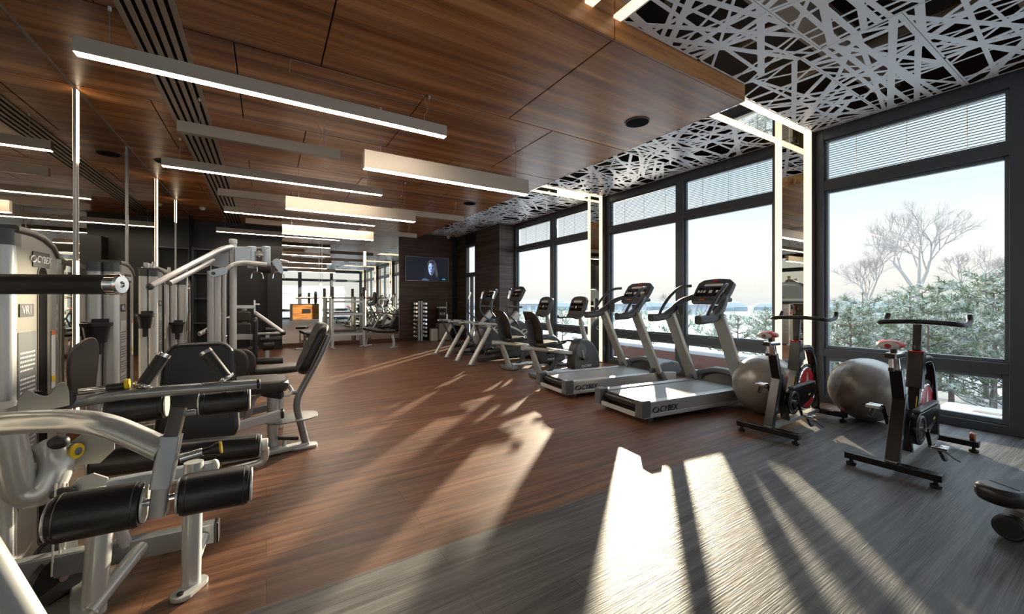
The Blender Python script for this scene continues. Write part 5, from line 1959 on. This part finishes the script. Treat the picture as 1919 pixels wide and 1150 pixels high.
# ------------------------------------------------------------------ back of the room
# television
t = T('television', 'wall television showing a pale face on black, on the brown wall', 'television', (4.50, YB - .06, 2.33))
G().bb((-.735, -.075, -.39), (.735, -.03, .39), .006).done('casing', 'blackp', t)
G().bb((-.72, -.0775, -.375), (.72, -.0745, .375)).done('screen', 'screen', t)
for lo, hi in (((-.737, -.079, .383), (.737, -.073, .391)), ((-.737, -.079, -.391), (.737, -.073, -.383)), ((-.737, -.079, -.383), (-.729, -.073, .383)), ((.729, -.079, -.383), (.737, -.073, .383))):
    G().bb(lo, hi).done('bezel', 'silver', t)
G().bb((-.2, -.03, -.2), (.2, -.0005, .2)).done('wall_mount', 'blackp', t)
def pic(name, poly, m, k):
    g = G()
    pts = [V(x, y, 0) for x, y in poly]
    cv = curve2(pts + [pts[0]], 4)[:-1]
    g.prism([(p.x, p.y) for p in cv], basis((.12, -.078 - .0006 * k, 0), (1, 0, 0), (0, 0, 1)), .0005)
    g.done(name, m, t)
pic('picture_hair', [(-.20, -.36), (-.22, -.10), (-.16, .20), (-.04, .33), (.08, .34), (.19, .24), (.23, .0), (.27, -.30), (.15, -.36)], 'face_dark', 1)
pic('picture_hair', [(.08, .30), (.16, .20), (.19, .02), (.24, -.18), (.18, -.26), (.13, -.10), (.10, .12)], 'face_hair', 2)
pic('picture_hair', [(-.14, .16), (-.08, .27), (.02, .31), (.08, .26), (-.02, .24), (-.10, .12)], 'face_hair', 2)
pic('picture_face', [(-.10, .10), (-.04, .20), (.05, .19), (.11, .08), (.10, -.06), (.06, -.17), (.0, -.21), (-.06, -.16), (-.10, -.02)], 'face_mid', 3)
pic('picture_face', [(-.095, .10), (-.05, .19), (.01, .17), (.015, .05), (.02, -.03), (.0, -.12), (-.02, -.18), (-.06, -.14), (-.09, -.02)], 'face_lit', 4)
pic('picture_eye', [(-.085, .055), (-.05, .07), (-.015, .055), (-.05, .04)], 'face_dark', 5)
pic('picture_eye', [(.03, .055), (.06, .068), (.09, .052), (.06, .04)], 'face_dark', 5)
pic('picture_mouth', [(-.05, -.105), (-.01, -.095), (.04, -.105), (.0, -.125)], 'face_dark', 5)
pic('picture_nose', [(.0, .03), (.025, -.04), (.005, -.055), (-.02, -.045)], 'face_mid', 5)
pic('picture_shoulder', [(-.34, -.37), (-.24, -.30), (-.12, -.33), (-.08, -.37)], 'face_mid', 2)
G().bb((.50, -.079, -.345), (.62, -.0782, -.295)).done('picture_logo', 'teal', t)

# dumbbell tower
t = T('dumbbell_rack', 'tall twin-post rack of chrome dumbbells against the brown wall', 'rack', (4.18, 12.42, 0))
for s in (-1, 1):
    G().bb((s * .045 - .03, -.04, .02), (s * .045 + .03, .04, 1.28), .008).done('post', 'alu', t)
G().prism(rrect(.46, .42, .06), Matrix.Translation((0, 0, .012)), .022, .005).done('base', 'greyp', t)
rx = t
db0 = None
names = ['topmost', 'second from top', 'third from top', 'fourth from top', 'fifth from top', 'sixth from top', 'seventh from top', 'eighth from top', 'lowest']
for i in range(9):
    z = 1.20 - i * .128
    for s in (-1, 1):
        h = G().bb((s * .075, -.05, z - .038), (s * .235, .05, z - .030), .003).done('cradle', 'greyp', rx)
        lab = '%s chrome dumbbell on the %s side of the rack' % (names[i], 'left' if s < 0 else 'right')
        loc = (4.18 + s * .155, 12.42, z)
        if db0 is None:
            db0 = T('dumbbell', lab, 'dumbbell', loc, 0, 'chrome dumbbells on the tower rack')
            G().cyl((0, -.10, 0), (0, .10, 0), .014, 12).done('handle', 'chrome', db0)
            for q in (-1, 1):
                G().cyl((0, q * .10 - .035, 0), (0, q * .10 + .035, 0), .042, 18, .008).done('head', 'chrome', db0)
        else:
            dup(db0, loc, lab)
# bin and water cooler
p = onY(813, 636, 12.35)
t = T('waste_bin', 'small white waste bin on the floor right of the dumbbells', 'bin', (p.x, 12.35, 0))
G().sweep([(0, 0, .01), (0, 0, .40)], rrect(.24, .22, .04, 4), (0, 1, 0)).done('body', 'white', t)
G().sweep([(0, 0, .40), (0, 0, .43)], rrect(.25, .23, .04, 4), (0, 1, 0)).done('lid', 'blackp', t)
p = onY(830, 636, 12.35)
t = T('drinks_trolley', 'dark drinks trolley with pale cabinet and coffee machine in the corner', 'trolley', (p.x, 12.35, 0))
G().bb((-.19, -.17, .02), (.17, .17, .58), .01).done('cabinet', 'shroud', t)
G().bb((-.22, -.19, .58), (.20, .19, .62), .006).done('tabletop', 'blackp', t)
G().bb((-.20, -.12, .62), (.04, .14, 1.05), .02).done('machine_body', 'blackp', t)
G().bb((-.18, -.15, 1.05), (.06, .10, 1.10), .01).done('machine_top', 'white', t)
G().bb((-.16, -.17, .82), (.0, -.12, .92), .01).done('spout', 'chrome', t)
G().bb((-.17, -.17, .64), (.01, -.12, .67), .004).done('drip_tray', 'chrome', t)
G().cyl((.16, .08, .62), (.16, .08, 1.25), .012, 10).done('pole', 'alu', t)
G().cyl((.10, -.08, .62), (.10, -.08, .86), .04, 16).done('canister', 'chrome', t)

# squat rack with barbell
xa, xb, yr = 1.53, 2.35, 11.85
t = T('squat_rack', 'open squat rack of square grey posts before the back mirror', 'rack', ((xa + xb) / 2, 11.85, 0))
L = (xb - xa) / 2
for s in (-1, 1):
    x = s * L
    ps = G().bb((x - .035, -.035, .012), (x + .035, .035, 1.42), .006).done('upright', 'silver', t)
    G().bb((x - .05, -.22, 0), (x + .05, .50, .03), .008).done('foot', 'silver_dk', t)
    G().bb((x - .03, .38, .03), (x + .03, .44, 1.42), .006).done('rear_upright', 'silver_dk', t)
    G().bb((x - .02, -.12, 1.345), (x + .02, -.035, 1.36), .003).bb((x - .02, -.13, 1.345), (x + .02, -.115, 1.42), .003).done('bar_hook', 'blackp', t)
    G().bb((x - .04, -.005, 1.42), (x + .04, .06, 1.68), .01).done('plate_reflection_block', 'capbrown', t)  # dark block standing in for the mirror reflection of a barbell plate
    g = G()
    for k in range(7):
        g.bb((x - .006, -.0365, .45 + k * .12), (x + .006, -.0352, .47 + k * .12))
    g.done('pin_hole', 'black_gap', ps)
for z, w in ((1.27, .05), (.92, .07), (.36, .07)):
    G().bb((-L + .035, -.02, z - w / 2), (L - .035, .02, z + w / 2), .006).done('cross_member', 'silver', t)
    G().bb((-L + .03, .39, z - w / 2), (L - .03, .43, z + w / 2), .006).done('rear_member', 'silver_dk', t)
bb_ = T('barbell', 'long chrome barbell resting across the squat rack hooks', 'barbell', (1.87, 11.775, 1.376))
G().cyl((-1.10, 0, 0), (1.10, 0, 0), .014, 14).done('bar', 'chrome', bb_)
for s in (-1, 1):
    G().cyl((s * .72, 0, 0), (s * 1.12, 0, 0), .024, 16).done('sleeve', 'chrome', bb_)
def disc(x, R, lab):
    d = T('weight_plate', lab, 'weight plate', (x, 11.775, 1.376), 0, 'black plates on the barbell')
    G().lathe((-.024, 0, 0), (1, 0, 0), [(.026, 0), (R * .45, .0), (R * .5, .008), (R * .82, .008), (R * .86, .0), (R * .98, .0), (R, .008), (R, .04), (R * .98, .048), (R * .86, .048), (R * .82, .040), (R * .5, .040), (R * .45, .048), (.026, .048)], 32).done('disc', 'rubber', d)
    G().torus((0, 0, 0), (1, 0, 0), .034, .008, 20, 8).done('sleeve_ring', 'chrome', d)
disc(1.87 - .76, .17, 'black weight plate on the left end of the barbell')
disc(1.87 + .76, .17, 'black weight plate on the right end of the barbell')

# benches beside the rack
def bench(loc, rz, lab, incl):
    t = T('weight_bench', lab, 'bench', loc, rz, 'padded benches by the squat rack')
    g = G()
    g.prism(rrect(.62, .27, .05, 5), basis((.33, 0, .47), (1, 0, incl), (0, 1, 0)), .07, .025, 3)
    g.done('back_pad', 'vinyl', t)
    g = G()
    g.prism(rrect(.32, .27, .05, 5), basis((-.19, 0, .45), (1, 0, -.05), (0, 1, 0)), .07, .025, 3)
    g.done('seat_pad', 'vinyl', t)
    G().rtube([(-.35, 0, .36), (.55, 0, .36)], .05, .06, .01, (0, 0, 1)).done('spine', 'silver', t)
    G().rtube(fil([(-.30, 0, .36), (-.36, 0, .2), (-.36, 0, .04)], .05), .06, .05, .01, (0, 1, 0)).done('front_leg', 'silver', t)
    G().rtube(fil([(.50, 0, .36), (.60, 0, .2), (.62, 0, .04)], .05), .06, .05, .01, (0, 1, 0)).done('rear_leg', 'silver', t)
    G().bb((-.41, -.12, 0), (-.33, .12, .04), .01).done('front_foot', 'silver', t)
    G().bb((.58, -.22, 0), (.67, .22, .04), .01).done('rear_foot', 'silver', t)
    return t
bench((.97, 11.40, 0), 1.75, 'small padded bench left of the squat rack', .05)
bench((2.78, 11.40, 0), 2.2, 'padded bench right of the squat rack, near the dumbbells', .12)

# black shelves in the niche
t = T('shelf_unit', 'tall black open shelf frame in the dark niche', 'shelf', (-1.20, 12.45, 0))
for x in (-.32, .32):
    for y in (-.2, .2):
        G().bb((x - .02, y - .02, 0), (x + .02, y + .02, 2.6), .003).done('post', 'greyp', t)
for z in (.15, .75, 1.35, 1.95, 2.55):
    G().bb((-.34, -.22, z - .015), (.34, .22, z + .015), .003).done('shelf', 'greyp', t)

# reception counter behind the viewer (seen in the back mirror)
t = T('reception_counter', 'honey wood counter front with a dark screen, seen in the back mirror', 'counter', (2.25, -4.2, 0))
G().bb((-.80, -.35, .06), (.80, .0, 1.04), .006).done('front_panel', 'desk_wood', t)
G().bb((-.95, -.45, 1.04), (.95, .05, 1.09), .006).done('counter_top', 'blackp', t)
G().bb((-.95, -.40, 0), (-.80, .02, 1.04), .006).done('side_panel', 'blackp', t)
G().bb((.80, -.40, 0), (.95, .02, 1.04), .006).done('side_panel', 'blackp', t)
G().bb((-.23, .0005, .45), (.25, .03, .75), .006).done('screen', 'blackp', t)
# power socket by the far column
t = T('power_socket', 'small dark power socket on the side of the farther column', 'socket', (6.02, 6.14, .30))
G().bb((-.03, -.010, -.05), (.05, -.0005, .05), .003).done('plate', 'greyp', t)
g = G()
g.tube(curve2([(.01, -.012, -.02), (.0, -.05, -.10), (-.06, -.08, -.22), (-.20, -.18, -.288), (-.34, -.30, -.292)], 5), .004, 6)
g.done('cable', 'blackp', t)
bpy.context.view_layer.update()
